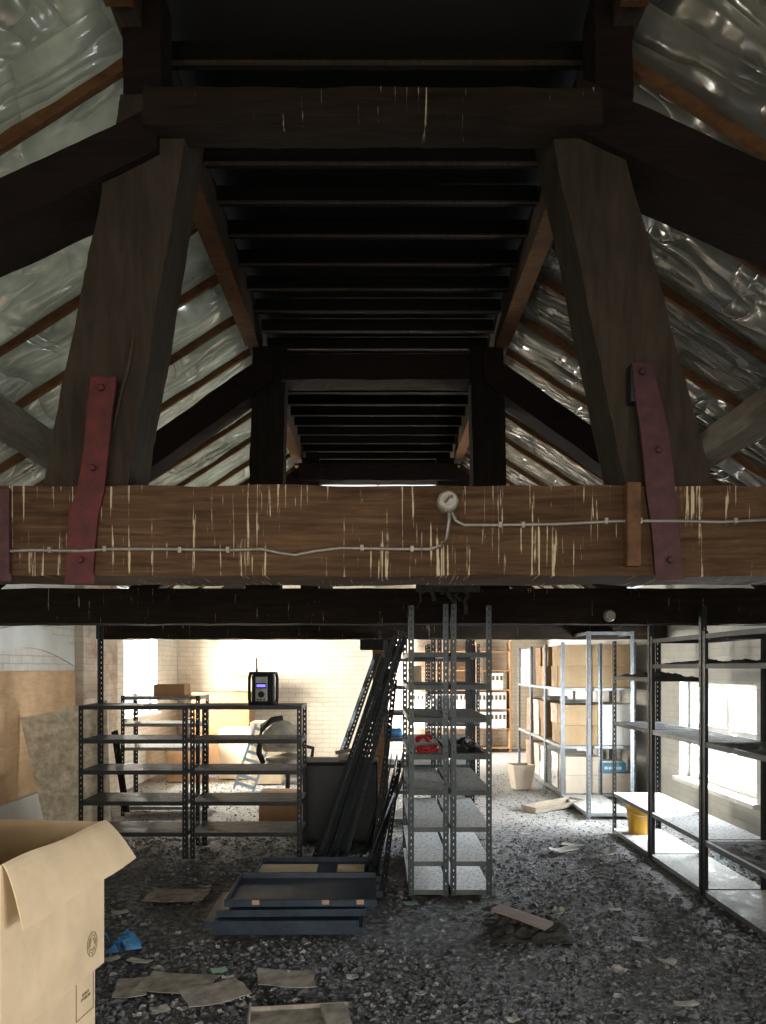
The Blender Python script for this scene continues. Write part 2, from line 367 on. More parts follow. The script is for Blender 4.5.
# ------------------------------------------------------------------ roof
RS = .64; RZ = 4.14; RX = .90
def roofz(x): return RZ-RS*(abs(x)-RX)
yb = [RY, 2.8, 5.6, 8.5, 11.4, EY]
bayname = ['before the first truss', 'between first and second truss', 'between second and third truss', 'beyond the third truss', 'at the far end']
for side in (-1, 1):
    sn = 'left' if side < 0 else 'right'
    for i in range(5):
        mb = MB(); nu, nv = 44, 72; o = 0; y0, y1 = max(yb[i], RY+.02), min(yb[i+1], (BY if side < 0 else EY)-.02)
        for a in range(nu+1):
            for c in range(nv+1):
                x = RX+(WX-.006-RX)*a/nu; y = y0+(y1-y0)*c/nv
                ph = ((y-2.49)/.56) % 1
                sag = -.03*math.sin(math.pi*ph)
                w = noise.noise(Vector((x*2.2*side, y*2.6, side*4)))*.022 + noise.noise(Vector((x*6*side, y*7, 9)))*.009
                e = 1 if 0 < c < nv else 0
                mb.v.append(Vector((side*x, y, roofz(x)+.06+(sag+w)*e)))
        for a in range(nu):
            for c in range(nv):
                k = a*(nv+1)+c; mb.f.append([k, k+1, k+nv+2, k+nv+1]); mb.mi.append(0)
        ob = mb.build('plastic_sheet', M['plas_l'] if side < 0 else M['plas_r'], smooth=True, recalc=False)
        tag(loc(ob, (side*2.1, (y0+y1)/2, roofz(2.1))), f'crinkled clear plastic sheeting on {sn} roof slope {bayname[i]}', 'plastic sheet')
    # common rafters
    y = 1.93; proto = {}
    while y < (BY if side < 0 else EY)-.1:
        if all(abs(y-t) > .12 for t in (2.82, 5.6, 8.5, 11.4)):
            i = sum(1 for q in yb[1:-1] if y > q)
            if side not in proto:
                mb = MB(); x0, x1 = RX+.07, WX-.02
                def q(x, z): return (side*x, z)
                z0, z1 = roofz(x0)-RZ, roofz(x1)-RZ
                timber(mb, ([(side*x0,-.014,z0+.005),(side*x0,-.014,z0+.066),(side*x0,.014,z0+.066),(side*x0,.014,z0+.005)],
                            [(side*x1,-.014,z1+.005),(side*x1,-.014,z1+.066),(side*x1,.014,z1+.066),(side*x1,.014,z1+.005)]), 30, .005, side)
                r = mb.build('common_rafter', M['rafter']); proto[side] = r
            else: r = proto[side].copy(); COL.objects.link(r)
            r.location = (0, y, RZ)
            tag(r, f'thin brown rafter on {sn} roof slope {bayname[i]}', 'rafter', f'common rafters, {sn} slope, {bayname[i]}')
        y += .56
    # upper purlin (edge of the flat ceiling) and lower purlin, in lengths truss to truss
    for i in range(5):
        y0, y1 = max(yb[i], RY+.02), min(yb[i+1], (BY if side < 0 else EY)-.02)
        mb = MB(); timber(mb, ([(side*.88,y0,3.99),(side*.88,y0,4.23),(side*.97,y0,4.19),(side*.97,y0,3.99)], [(side*.88,y1,3.99),(side*.88,y1,4.23),(side*.97,y1,4.19),(side*.97,y1,3.99)]), 40, .005, i)
        root = mb.build('upper_purlin', M['purlin']); tag(loc(root, (side*.92, (y0+y1)/2, 3.99)), f'upper purlin on {sn} edge of flat ceiling {bayname[i]}', 'purlin')
        ex = MB(); ex.box(-.055, .045, -(y1-y0)/2+.15, (y1-y0)/2-.15, -.022, -.004); e = ex.build('edge_batten', M['rafter'], root); e['label'] = 'orange brown batten under the purlin'
        mb = MB(); zz = roofz(2.32)
        timber(mb, ([(side*2.24,y0,zz-.17),(side*2.24,y0,zz-.0),(side*2.40,y0,zz-.09),(side*2.40,y0,zz-.19)], [(side*2.24,y1,zz-.17),(side*2.24,y1,zz-.0),(side*2.40,y1,zz-.09),(side*2.40,y1,zz-.19)]), 40, .005, i+9)
        tag(loc(mb.build('lower_purlin', M['purlinpale']), (side*2.32, (y0+y1)/2, zz-.19)), f'weathered purlin halfway down {sn} roof slope {bayname[i]}', 'purlin')
# ceiling joists
y = 2.2; proto = None
while y < 10.3:
    if all(abs(y-t) > .1 for t in (2.82,)):
        if proto is None:
            mb = MB(); timber(mb, bar_x(-.875, .875, -.022, .022, -.09, 0), 16, .003); mb.cur = 1; mb.box(-.875,.875,-.028,-.012,-.096,-.086); proto = mb.build('ceiling_joist', [M['joist'], M['purlin']])  # paler strip painted in as the lit lower edge of the joist
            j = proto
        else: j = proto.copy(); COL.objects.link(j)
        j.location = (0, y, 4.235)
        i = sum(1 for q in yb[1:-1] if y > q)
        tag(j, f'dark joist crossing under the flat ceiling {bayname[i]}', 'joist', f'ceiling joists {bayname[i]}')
    y += .31

# ------------------------------------------------------------------ trusses
def truss(idx, d0, d1, zt0, zt1, posts, pw, zc0, zc1, cx, prs, mt, mp, label):
    """posts: list of ((xbase, wbase), (xtop, wtop)) ; prs: principal rafters (x,z_top) start/end, thickness"""
    root = empty('roof_truss', (0, (d0+d1)/2, zt0)); oy = (d0+d1)/2; R = Matrix.Translation((0, -oy, -zt0))
    def done(mb, name, mat):
        mb.v = [R @ v for v in mb.v]; return mb.build(name, mat, root)
    mb = MB(); timber(mb, bar_x(-WX+.02, WX-.02, d0, d1, zt0, zt1), 90, .007 if idx < 4 else .003, idx); done(mb, 'tie_beam', mt)
    for (xb, wb), (xt, wt) in posts:
        mb = MB(); z0, z1 = zt1-.01, (3.70 if idx == 1 else 4.0); f0, f1 = d0+.05, d1-.03
        timber(mb, ([(xb-wb/2,f0,z0),(xb+wb/2,f0,z0),(xb+wb/2,f1,z0),(xb-wb/2,f1,z0)], [(xt-wt/2,f0,z1),(xt+wt/2,f0,z1),(xt+wt/2,f1,z1),(xt-wt/2,f1,z1)]), 40, .006, idx+xb); done(mb, 'queen_post', mp)
        if idx == 1:
            mb = MB(); q = .88 if xb > 0 else -.88; timber(mb, ([(q-.07,d0+.10,3.66),(q+.07,d0+.10,3.66),(q+.07,d1-.05,3.66),(q-.07,d1-.05,3.66)], [(q-.07,d0+.10,4.15),(q+.07,d0+.10,4.15),(q+.07,d1-.05,4.15),(q-.07,d1-.05,4.15)]), 12, .01, 3+q); done(mb, 'upper_strut', M['darkn'])
    mb = MB(); timber(mb, bar_x(cx[0], cx[1], d0-.02, d0+(.10 if idx == 1 else d1-d0-.06), zc0, zc1), 40, .006, idx+5); done(mb, 'collar_beam', M['dark'] if idx == 1 else M['darkn'])
    for s, (xa, za, xb, zb, th) in zip((-1, 1), prs):
        mb = MB(); f0, f1 = d0+.02, d1-.03
        timber(mb, ([(s*xa,f0,za-th),(s*xa,f0,za),(s*xa,f1,za),(s*xa,f1,za-th)], [(s*xb,f0,zb-th),(s*xb,f0,zb),(s*xb,f1,zb),(s*xb,f1,zb-th)]), 40, .006, idx+s); o = done(mb, 'principal_rafter', M['darkn'])
    tag(root, label, 'roof truss'); return root
t1 = truss(1, 2.66, 2.96, 1.932, 2.254, [((-1.078,.312),(-.81,.265)), ((1.075,.325),(.725,.235))], 0, 3.54, 3.672, (-.84, .80),
      [(.80,3.645,3.1,2.54,.17), (.72,3.745,3.1,2.67,.20)], M['tie'], M['post'], 'massive brown roof truss nearest the camera with streaked tie beam and leaning posts')
for idx, (d0, d1, zt1, xh, wp, lab) in enumerate([(5.48, 5.74, 2.19, (.86,.81), .25, 'second roof truss, almost black, above the grey end-on shelving'),
        (8.4, 8.64, 2.15, (.79,.77), .2, 'third roof truss, small dark frame beyond the second one'), (11.3, 11.5, 2.26, (.8,.8), .2, 'farthest roof truss near the back wall')]):
    truss(idx+2, d0, d1, 1.93 if idx < 2 else 2.06, zt1, [((-xh[0],wp),(-xh[1],wp)), ((xh[0],wp),(xh[1],wp))], 0, 3.73, 3.92, (-.9,.9) if idx else (-.72,.68),
      [(.78,3.98,3.15,2.28,.24)]*2, M['dark'], M['darkp'], lab)
# lower edge strip of truss 2 collar (reddish)
# straps on truss 1
def strap(xs, name, mat, label, y=2.655, head=None):
    """xs: list of (px_left, px_right, py) outline rows read along the strap"""
    mb = MB(); pts = []; o = 0; th = .016
    for (l, r, py, off) in xs:
        d = y-off
        a = P(l, py, d); b2 = P(r, py, d)
        for q in (a, b2): mb.v.append(q)
        for q in (a, b2): mb.v.append(q+Vector((0, th, 0)))
    n = len(xs)
    for i in range(n-1):
        k = i*4
        for f in ((0,1,5,4),(2,6,7,3),(0,4,6,2),(1,3,7,5)): mb.f.append([k+j for j in f]); mb.mi.append(0)
    mb.f.append([0,2,3,1]); k = (n-1)*4; mb.f.append([k,k+1,k+3,k+2]); mb.mi += [0]*2
    root = mb.build(name, mat, bevel=.003)
    base = P((xs[-1][0]+xs[-1][1])/2, xs[-1][2], y); loc(root, base)
    for py in head:
        b = MB(); row = min(xs, key=lambda q: abs(q[2]-py)); c = P((row[0]+row[1])/2, py, y-row[3])-base
        b.lathe([(0,.014),(.010,.013),(.013,.008),(.013,0)], c, 8, axis='y'); b.build('bolt_head', mat, root)
    return tag(root, label, 'strap')
strap([(90,116,376,.012),(88,115,392,.012),(86,112,410,.012),(84,109,440,.012),(80,106,470,.012),(76,104,490,.014),(68,98,515,.014),(67,95,545,.014),(64,92,584,.014)],
      'iron_strap', M['red'], 'deep red painted iron strap down the left post onto the tie beam', head=(388, 468, 560))
strap([(632,652,362,.012),(636,662,400,.012),(640,668,425,.012),(644,673,460,.012),(646,676,490,.014),(652,680,530,.014),(656,684,580,.014)],
      'iron_strap', M['redgrey'], 'dull worn red iron strap down the right post onto the tie beam', head=(372, 450, 560))
mb = MB(); a = P(630, 364, 2.66); b2 = P(642, 402, 2.66); mb.box(a.x, b2.x, 2.65, 2.70, b2.z, a.z)
tag(loc(mb.build('iron_wedge', M['blackleg'], bevel=.004), (a.x, 2.68, b2.z)), 'small dark iron wedge at the top of the right strap', 'wedge')
mb = MB(); a = P(627, 482, 2.62); b2 = P(641, 566, 2.62); mb.box(a.x, b2.x, 2.615, 2.656, b2.z, a.z)
tag(loc(mb.build('timber_cleat', M['rust'], bevel=.004), (a.x, 2.63, b2.z)), 'narrow rust-coloured vertical cleat beside the right iron strap', 'cleat')
mb = MB(); a = P(-30, 488, 2.64); b2 = P(10, 582, 2.64); mb.box(a.x, b2.x, 2.632, 2.654, b2.z, a.z)
tag(loc(mb.build('iron_plate', M['redgrey'], bevel=.004), (a.x, 2.64, b2.z)), 'reddish iron plate at the left end of the nearest tie beam', 'plate')
# split sliver on left post
mb = MB(); pp = [P(x, y, 2.70) for x, y in ((134,332),(131,352),(127,372),(121,392),(117,412),(113,432))]
mb.tube(pp, [.002,.006,.006,.005,.005,.002], 5)
tag(loc(mb.build('wood_sliver', M['purlin']), pp[-1]), 'pale splinter of wood peeling off the left post face', 'splinter')
# conduit + junction box
yc = 2.642
mb = MB()
L = [P(x, y, yc) for x, y in ((-25,553),(30,550),(80,551),(110,549),(160,549),(230,550),(262,549),(280,553),(295,555),(315,551),(340,548),(400,549),(430,549),(441,546),(447,538),(449,520),(449,512))]
mb.tube(L, .0062, 8, cap=True)
R_ = [P(x, y, yc) for x, y in ((452,512),(456,521),(464,525),(500,525),(560,524),(620,521),(680,521),(720,522),(790,519))]
mb.tube(R_, .0062, 8)
root = mb.build('conduit', M['steelpipe'], smooth=True); loc(root, P(400, 549, yc))
for x, y in ((50,550),(105,549),(180,550),(228,550),(362,548),(412,549),(500,525),(523,525),(606,521),(640,521),(735,521)):
    p = P(x, y, yc)-root.location; mb = MB(); mb.box(p.x-.006, p.x+.006, p.y-.008, p.y+.012, p.z-.010, p.z+.010); mb.build('pipe_clip', M['steelpipe'], root)
tag(root, 'thin grey metal conduit clipped along the nearest tie beam', 'conduit')
c = P(447, 503, 2.655); mb = MB(); mb.lathe([(0,.05),(.028,.05),(.034,.045),(.038,.03),(.038,0),(0,0)], (0,0,0), 24, 'y')
root = mb.build('junction_box', M['jbox'], smooth=False); root.location = c
mb = MB(); mb.tube([(-.012,-.053,-.01),(.006,-.056,.012)], .005, 6); mb.lathe([(0,.058),(.006,.057),(.006,.05)], (.012,0,.012), 8, 'y'); mb.build('lid_screw', M['ink'], root)
tag(root, 'round grey junction box on the nearest tie beam', 'junction box')
c = P(609, 616, 5.47); mb = MB(); mb.lathe([(0,.04),(.035,.04),(.045,.02),(.045,0),(0,0)], (0,0,0), 16, 'y'); o = mb.build('round_fitting', M['jbox']); o.location = c
tag(o, 'small round pale fitting on the dark second tie beam', 'fitting')
# rags and debris hooked over second tie beam
mb = MB()
for k in range(7):
    x = .29+.06*k; p = [Vector((x+random.uniform(-.03,.03), 5.44-random.uniform(0,.02), 2.2-.05*j-random.uniform(0,.02))) for j in range(random.randint(2,5))]
    mb.tube(p, random.uniform(.008,.02), 5)
mb.box(.28, .75, 5.43, 5.47, 2.16, 2.215)
tag(loc(mb.build('hanging_rag', M['earth']), (.5, 5.45, 2.0)), 'dark tattered scraps hooked over the top of second tie beam', 'rag')
# timber prop below truss 3
mb = MB(); timber(mb, ([(-.06,8.2,0),(.08,8.2,0),(.08,8.34,0),(-.06,8.34,0)], [(-.06,8.2,1.80),(.08,8.2,1.80),(.08,8.34,1.80),(-.06,8.34,1.80)]), 20, .004)
root = mb.build('timber_prop', M['rafter']); loc(root, (0,8.27,0)); mb = MB(); mb.box(-.2, .2, -.07, .07, 1.80, 1.92); mb.build('head_plate', M['darkp'], root, bevel=.01)
tag(root, 'brown square timber prop standing behind the leaning angle irons', 'prop')

# ------------------------------------------------------------------ shelving
_leg = {}
def leg_mesh(h, sx, sy, mat):
    key = (round(h, 3), sx, sy, mat.name)
    if key in _leg: return _leg[key]
    mb = MB(); W = .040; t = .003; st = .0165
    def fl(ax):
        def bx(a, b2, z0, z1):
            if ax == 0: xs = sorted((sx*a, sx*b2)); ys = sorted((0, sy*t)); mb.box(xs[0], xs[1], ys[0], ys[1], z0, z1)
            else: ys = sorted((sy*a, sy*b2)); xs = sorted((0, sx*t)); mb.box(xs[0], xs[1], ys[0], ys[1], z0, z1)
        bx(0, st, 0, h); bx(W-st, W, 0, h)
        z = 0
        while z < h: bx(st, W-st, z, min(h, z+.029)); z += .046
    fl(0); fl(1)
    me = bpy.data.meshes.new('leg'); me.from_pydata(mb.v, [], mb.f); me.materials.append(mat); _leg[key] = me; return me
def add_leg(root, x, y, h, sx, sy, mat):
    o = bpy.data.objects.new('leg', leg_mesh(h, sx, sy, mat)); COL.objects.link(o); o.parent = root; o.location = (x, y, 0); return o
def tray(mb, x0, x1, y0, y1, z, lip=.034, t=.003, up=False):
    if up:
        mb.box(x0, x1, y0, y1, z, z+t); a, b2 = z+t, z+lip
    else:
        mb.box(x0, x1, y0, y1, z-t, z); a, b2 = z-lip, z-t
    mb.box(x0, x1, y0, y0+t, a, b2).box(x0, x1, y1-t, y1, a, b2).box(x0, x0+t, y0+t, y1-t, a, b2).box(x1-t, x1, y0+t, y1-t, a, b2)
def shelving(x0, x1, y0, y1, hs, zs, mleg, mshelf, label, tilt=None, skip=(), group=None):
    """hs: leg heights front-left, front-right, back-left, back-right"""
    cx, cy = (x0+x1)/2, (y0+y1)/2; root = empty('shelving_unit', (cx, cy, 0)); a, b2 = (x1-x0)/2, (y1-y0)/2
    for (sx, sy), h in zip(((1,1),(-1,1),(1,-1),(-1,-1)), hs):
        add_leg(root, -a*sx, -b2*sy, h, sx, sy, mleg)
    for i, z in enumerate(zs):
        mb = MB(); e = .004; tray(mb, -a+e, a-e, -b2+e, b2-e, 0)
        ob = mb.build('shelf', mshelf if not isinstance(mshelf, dict) else mshelf.get(i, mshelf[-1]), root); ob.location = (0, 0, z)
    if tilt: root.rotation_euler = tilt
    return tag(root, label, 'shelving unit', group)
BL, GR, GV = M['blackleg'], M['greyleg'], M['galvleg']
zsA = [1.285, 1.0, .74, .48, .22]
shelving(-2.51, -1.60, 6.2, 6.66, (1.285,1.285,2.02,1.285), zsA, BL, M['black'], 'left half of the low black slotted-angle shelving, with one tall rear leg')
shelving(-1.575, -.64, 6.2, 6.66, (1.285,)*4, zsA, BL, M['black'], 'right half of the low black slotted-angle shelving, under the radio')
shelving(-2.78, -1.93, 8.0, 8.45, (1.3,)*4, [1.29, 1.0, .74, .1], BL, M['galv'], 'small pale-topped shelving unit behind the low black shelving')
zsB = [1.71, 1.48, 1.25, .99, .74, .48, .24, .04]
mB = {5: M['white_dust'], 6: M['white_dust'], 7: M['white_dust'], 4: M['grey'], -1: M['grey']}
shelving(.213, .497, 5.2, 6.4, (2.04,2.05,1.86,1.86), zsB, GR, mB, 'tall narrow grey shelving seen end-on, left of the standing pair')
shelving(.511, .80, 5.2, 6.4, (2.05,2.04,1.86,1.86), zsB, GR, mB, 'tall narrow grey shelving seen end-on, right of the standing pair')
shelving(.06, .96, 7.35, 7.8, (1.88,)*4, [1.7,1.42,1.16,.9,.64,.38,.1], BL, M['grey'], 'dark shelving unit facing the camera behind the end-on pair')
shelving(.62, 1.28, 9.3, 9.75, (1.9,)*4, [1.75,1.3,.9,.5,.1], BL, M['black'], 'far dark shelving unit glimpsed through the end-on pair')
mC = {3: M['white_dust'], -1: M['black']}
zC = lambda *a: list(a)
shelving(2.28, 2.74, 6.22, 7.2, (1.98,1.98,1.86,1.86), zC(1.52,1.08,.39,.04), BL, {2: M['white_dust'], 3: M['galv'], -1: M['black']}, 'farthest black shelving unit of the right-hand row, holding the yellow bucket')
shelving(2.28, 2.74, 5.22, 6.2, (2.04,1.86,1.86,1.86), zC(1.84,1.63,1.08,.39,.04), BL, {2: M['galv'], 3: M['white_dust'], 4: M['galv'], -1: M['black']}, 'middle black shelving unit of the right-hand row, with the tallest front leg')
shelving(2.28, 2.74, 4.22, 5.2, (1.86,2.02,1.86,1.86), zC(1.84,1.63,1.08,.39,.04), BL, {3: M['white_dust'], 4: M['galv'], -1: M['black']}, 'nearest black shelving unit of the right-hand row, cut by the photo edge')
shelving(2.22, 2.72, 7.85, 9.0, (1.99,1.99,1.9,1.9), [1.985, .06], GV, M['galv'], 'empty galvanised shelving frame before the box shelves')
# archive shelving with boxes
GX0, GX1 = 2.26, 3.18; gz = [1.354, .64, .05]
gy = [9.1, 10.05, 11.0, 11.95]
gn = ['near end', 'middle', 'far end']
for i in range(3):
    shelving(GX0, GX1, gy[i]+.005, gy[i+1]-.005, (1.92,)*4, gz, GV, M['galv'], f'galvanised shelving full of archive boxes along right wall, {gn[i]} unit')

# ------------------------------------------------------------------ boxes
def carton(x, y, z, w, d, h, mat, label, cat='box', group=None, rz=0, lid=True, name='archive_box', hole=True):
    root = empty(name, (x, y, z), rz)
    mb = MB(); mb.box(-w/2, w/2, -d/2, d/2, 0, h); mb.build('box_body', mat, root, bevel=.004)
    if lid:
        mb = MB(); mb.box(-w/2-.004, w/2+.004, -d/2-.004, d/2+.004, h-.055, h+.004); mb.build('lid', mat, root, bevel=.003)
    if hole:
        mb = MB(); mb.lathe([(0,.001),(.016,.001),(.016,-.003)], (0,0,0), 12, 'z'); mb.v = [Vector((-w/2-.006-v.z*0, v.x, v.y+h*.55)) + Vector((-v.z*0,0,0)) for v in mb.v]
        mb.build('finger_hole', M['ink'], root)
    return tag(root, label, cat, group)
shn = ['top', 'middle', 'bottom']; ordn = ['first', 'second', 'third', 'fourth', 'fifth', 'sixth', 'seventh', 'eighth']
def col_boxes(shelf, ys, rows, h, mats, xf=GX0+.25, w=.42, d=.33, colname='at the aisle'):
    z = gz[shelf]+.003
    for k, y in enumerate(ys):
        zz = z
        for r in range(rows):
            mt = mats[k] if not isinstance(mats[k], list) else mats[k][r]
            cn = {'card':'tan','carddark':'brown','cardpale':'pale','white':'white'}[mt]
            rn = ('lower', 'upper')[r] if rows == 2 else 'single'
            carton(xf+random.uniform(-.01,.02), y, zz, w, d, h, M[{'card':'boxtan','carddark':'boxbrown','cardpale':'boxpale'}.get(mt, mt)], f'{cn} archive box {colname}, {shn[shelf]} shelf, {rn} row, {ordn[k]} from near end')
            zz += h+.006
col_boxes(0, [9.30,9.64,10.26,10.62], 2, .262, ['card','card','card','carddark'])
col_boxes(0, [11.25,11.68], 2, .262, ['white','white'], d=.34)
for o in list(COL.objects):     # two white columns start at the far end: say so
    if o.get('label','').startswith('white archive box at the aisle, top'):
        o['label'] = o['label'].replace(' from near end', ' of the white columns')
col_boxes(0, [9.30,9.66,10.26], 2, .262, ['card','card','carddark'], xf=GX0+.69, colname='beside the wall')
col_boxes(1, [9.30,9.64,10.35,10.75,11.3], 2, .245, [['card','card'],['card','cardpale'],['carddark','carddark'],['cardpale','cardpale'],'carddark'], )
col_boxes(1, [9.32,9.68], 1, .50, ['white','carddark'], xf=GX0+.69, colname='beside the wall')
col_boxes(2, [9.30,9.68,10.35,10.8,11.35], 2, .22, ['cardpale','white','white','cardpale','carddark'])
col_boxes(2, [9.32], 1, .24, ['cardpale'], xf=GX0+.69, colname='beside the wall')
# blue carton on bottom right box
root = empty('blue_carton', (GX0+.66, 9.28, gz[2]+.252)); mb = MB(); mb.box(-.16,.16,-.1,.1,0,.12); mb.build('carton_body', M['bluecarton'], root, bevel=.003)
mb = MB()
for k, (a, b2) in enumerate(((-.11,-.07),(-.06,-.03),(-.02,.01),(.02,.05),(.06,.10))): mb.box(a, b2, -.103, -.1, .04, .075)
mb.build('printed_mark', M['white'], root); mb = MB(); mb.box(-.13,.13,-.08,.08,.121,.14); mb.build('paper_stack', M['white'], root)
tag(root, 'bright blue carton with white print lying on a pale box', 'carton')
# sloping papers on the middle shelf boxes
for k, (y, lab) in enumerate(((9.5,'untidy pale folders on the middle-shelf boxes, near end'),(10.5,'untidy pale folders on the middle-shelf boxes, far end'))):
    mb = MB()
    for j in range(4):
        R = Matrix.Translation((0,0,.004+.012*j)) @ Matrix.Rotation(random.uniform(-.3,.3), 4, 'Z') @ Matrix.Rotation(random.uniform(-.04,.04), 4, 'X'); mb.box(-.16,.16,-.12,.12,0,.008, R)
    o = mb.build('paper_folders', M['paper']); o.location = (GX0+.26, y, gz[1]+.515); tag(o, lab, 'folders')

# far bookcase with lever arch files
root = empty('bookcase', (1.55, 14.3, 0)); mb = MB()
for x in (-1.0, -.34, .33, .98): mb.box(x-.015, x+.015, -.17, .17, 0, 2.1)
mb.build('upright', M['carddark'], root)
for z in (.08, .45, .82, 1.19, 1.56, 1.92):
    mb = MB(); mb.box(-1.0, 1.0, -.172, .172, z-.02, z); mb.build('shelf', M['carddark'], root)
tag(root, 'brown wooden bookcase against the far wall behind everything', 'bookcase')
me = None
for (z, x0, n, rn) in ((.45,.62,10,'third shelf down'),(.45,1.3,8,'third shelf down'),(.82,.62,9,'shelf above the lowest files'),(.82,1.28,9,'shelf above the lowest files'),(.82,1.95,7,'shelf above the lowest files'),(.45,1.95,7,'third shelf down'),(1.19,2.2,3,'short upper row')):
    for k in range(n):
        if me is None:
            mb = MB(); mb.box(-.035,.035,-.14,.14,0,.31); mb.cur = 1; mb.box(-.022,.022,-.1425,-.14,.17,.26); f = mb.build('lever_arch_file', [M['white'], M['ink']]); me = f
        else: f = me.copy(); COL.objects.link(f)
        f.location = (x0+k*.077, 14.27, z+.002); f.rotation_euler = (0, 0, 0)
        lean = rn.startswith('shelf above') and x0 > 1.9
        g = f'white lever arch files, {rn}' + (' right bay' if x0 > 1.8 else (' middle bay' if x0 > 1 else ' left bay'))
        tag(f, f'white lever arch file upright in the far bookcase, {rn}, {"right" if x0>1.8 else ("middle" if x0>1 else "left")} bay', 'file', g)

# waste bin, trough, bucket
c = P(521, 788, 9.85); c.z = 0
mb = MB()
def frustum(mb, a0, b0, a1, b1, z0, z1, t=.012):
    o = [(-a0,-b0,z0),(a0,-b0,z0),(a0,b0,z0),(-a0,b0,z0),(-a1,-b1,z1),(a1,-b1,z1),(a1,b1,z1),(-a1,b1,z1)]
    i = [(-a1+t,-b1+t,z1),(a1-t,-b1+t,z1),(a1-t,b1-t,z1),(-a1+t,b1-t,z1),(-a0+t,-b0+t,z0+t),(a0-t,-b0+t,z0+t),(a0-t,b0-t,z0+t),(-a0+t,b0-t,z0+t)]
    mb.add(o+i, [(0,3,2,1),(0,1,5,4),(1,2,6,5),(2,3,7,6),(3,0,4,7),(4,5,9,8),(5,6,10,9),(6,7,11,10),(7,4,8,11),(8,9,13,12),(9,10,14,13),(10,11,15,14),(11,8,12,15),(12,13,14,15)])
frustum(mb, .105, .09, .15, .13, 0, .32); o = mb.build('waste_bin', M['boxpale']); o.location = c; o.rotation_euler = (0,0,.2)
tag(o, 'tapered tan waste bin on the bright floor by the box shelves', 'bin')
mb = MB(); frustum(mb, .36, .10, .38, .12, 0, .07, .015); o = mb.build('wooden_trough', M['plank'], bevel=.003)
p = P(566, 806, 8.45); o.location = (p.x-.15, 8.45, .0); o.rotation_euler = (0.0, -.03, .55)
tag(o, 'shallow wooden trough lying askew on the floor before the box shelves', 'trough')
root = empty('plastic_bucket', (2.47, 7.0, .042)); mb = MB(); mb.lathe([(0,0),(.095,0),(.118,.24),(.124,.24),(.124,.255),(.112,.255),(.09,.01),(0,.01)], (0,0,0), 28); mb.build('bucket_body', M['yellow'], root, smooth=True)
mb = MB(); mb.tube([(-.124,0,.225)]+[(-.128*math.cos(a), -.05-.07*math.sin(a), .225-.05*math.sin(a)) for a in [i*math.pi/10 for i in range(1,10)]]+[(.124,0,.225)], .003, 6); mb.build('handle', M['silver'], root)
tag(root, 'yellow plastic bucket on the bottom shelf of the right-hand row', 'bucket')
# dirt heaps on shelves
def heap(x0, x1, y0, y1, z, h, label, mat=M['earth'], name='dirt_heap', seed=1):
    mb = MB(); nx, ny = 18, 30
    for j in range(ny+1):
        for i in range(nx+1):
            u, v = i/nx, j/ny; e = min(1, 5*min(u, 1-u, v, 1-v))
            n = max(0, .4+noise.noise(Vector((u*4+seed, v*7, seed)))+.4*noise.noise(Vector((u*12, v*20, seed))))
            mb.v.append(Vector((x0+(x1-x0)*u, y0+(y1-y0)*v, z+.002+h*n*e)))
    for j in range(ny):
        for i in range(nx): k = j*(nx+1)+i; mb.f.append([k,k+1,k+nx+2,k+nx+1]); mb.mi.append(0)
    o = mb.build(name, mat, recalc=False); loc(o, ((x0+x1)/2, (y0+y1)/2, z)); return tag(o, label, 'dirt', kind='stuff')
heap(2.31, 2.70, 6.26, 7.16, 1.52, .05, 'dark dirt heaped on the upper shelf of the farthest right-hand unit', seed=3)
heap(2.31, 2.70, 5.28, 6.16, 1.63, .035, 'dark dirt on the upper shelf of the middle right-hand unit', seed=5)
heap(2.31, 2.70, 4.28, 5.16, 1.63, .03, 'dark dirt on the upper shelf of the nearest right-hand unit', seed=6)
heap(2.31, 2.70, 4.28, 5.16, 1.08, .02, 'dirt crust on the middle shelf of the nearest right-hand unit', seed=8)
heap(2.31, 2.70, 4.28, 5.16, .39, .03, 'dirt on the lower shelf of the nearest right-hand unit', seed=9)
heap(.54, .77, 5.3, 6.1, .99, .06, 'dusty rubble on the fourth shelf of the right end-on unit', seed=11)

# red cables on grey shelving
def tangle(name, c, r, h, n, mat, label, cat, rad=.007, fl=.5):
    mb = MB()
    for k in range(n):
        ph = random.uniform(0, 6.28); rr = r*random.uniform(.5, 1); pts = []
        for i in range(25):
            a = ph+i*6.28/24; pts.append(Vector((rr*math.cos(a), rr*fl*math.sin(a)*1.4, rad+h*(.5+.5*math.sin(a*2+ph))*random.uniform(.7,1)))+Vector((0,0,0)))
        mb.tube(pts, rad, 6, cap=False)
    o = mb.build(name, mat, smooth=True); o.location = c; return tag(o, label, cat)
tangle('cable_coil', (.355, 5.34, .995), .10, .04, 4, M['redcable'], 'bright red cable coil on the fourth shelf of the left end-on unit', 'cable', .005)
tangle('cable_coil', (.37, 6.0, .995), .08, .06, 3, M['redcable'], 'smaller darker red coil behind the bright red cable', 'cable', .008)
mb = MB(); mb.box(-.10,.10,-.14,.14,0,.12); o = mb.build('grey_case', M['bluegrey'], bevel=.01); o.location = (.68, 7.55, 1.163); tag(o, 'pale grey case on the dark shelving behind the end-on pair', 'case')
mb = MB(); mb.box(-.06,.06,-.1,.1,0,.2); o = mb.build('brown_packet', M['card'], bevel=.004); o.location = (.38, 7.55, 1.423); tag(o, 'tan packet on the dark shelving behind the end-on pair', 'packet')
mb = MB(); mb.box(-.09,.09,-.1,.1,0,.09); o = mb.build('blue_bag', M['bluefilm'], bevel=.03); o.location = (.155, 7.52, .903); tag(o, 'blue bag on the dark shelving left of the end-on pair', 'bag')
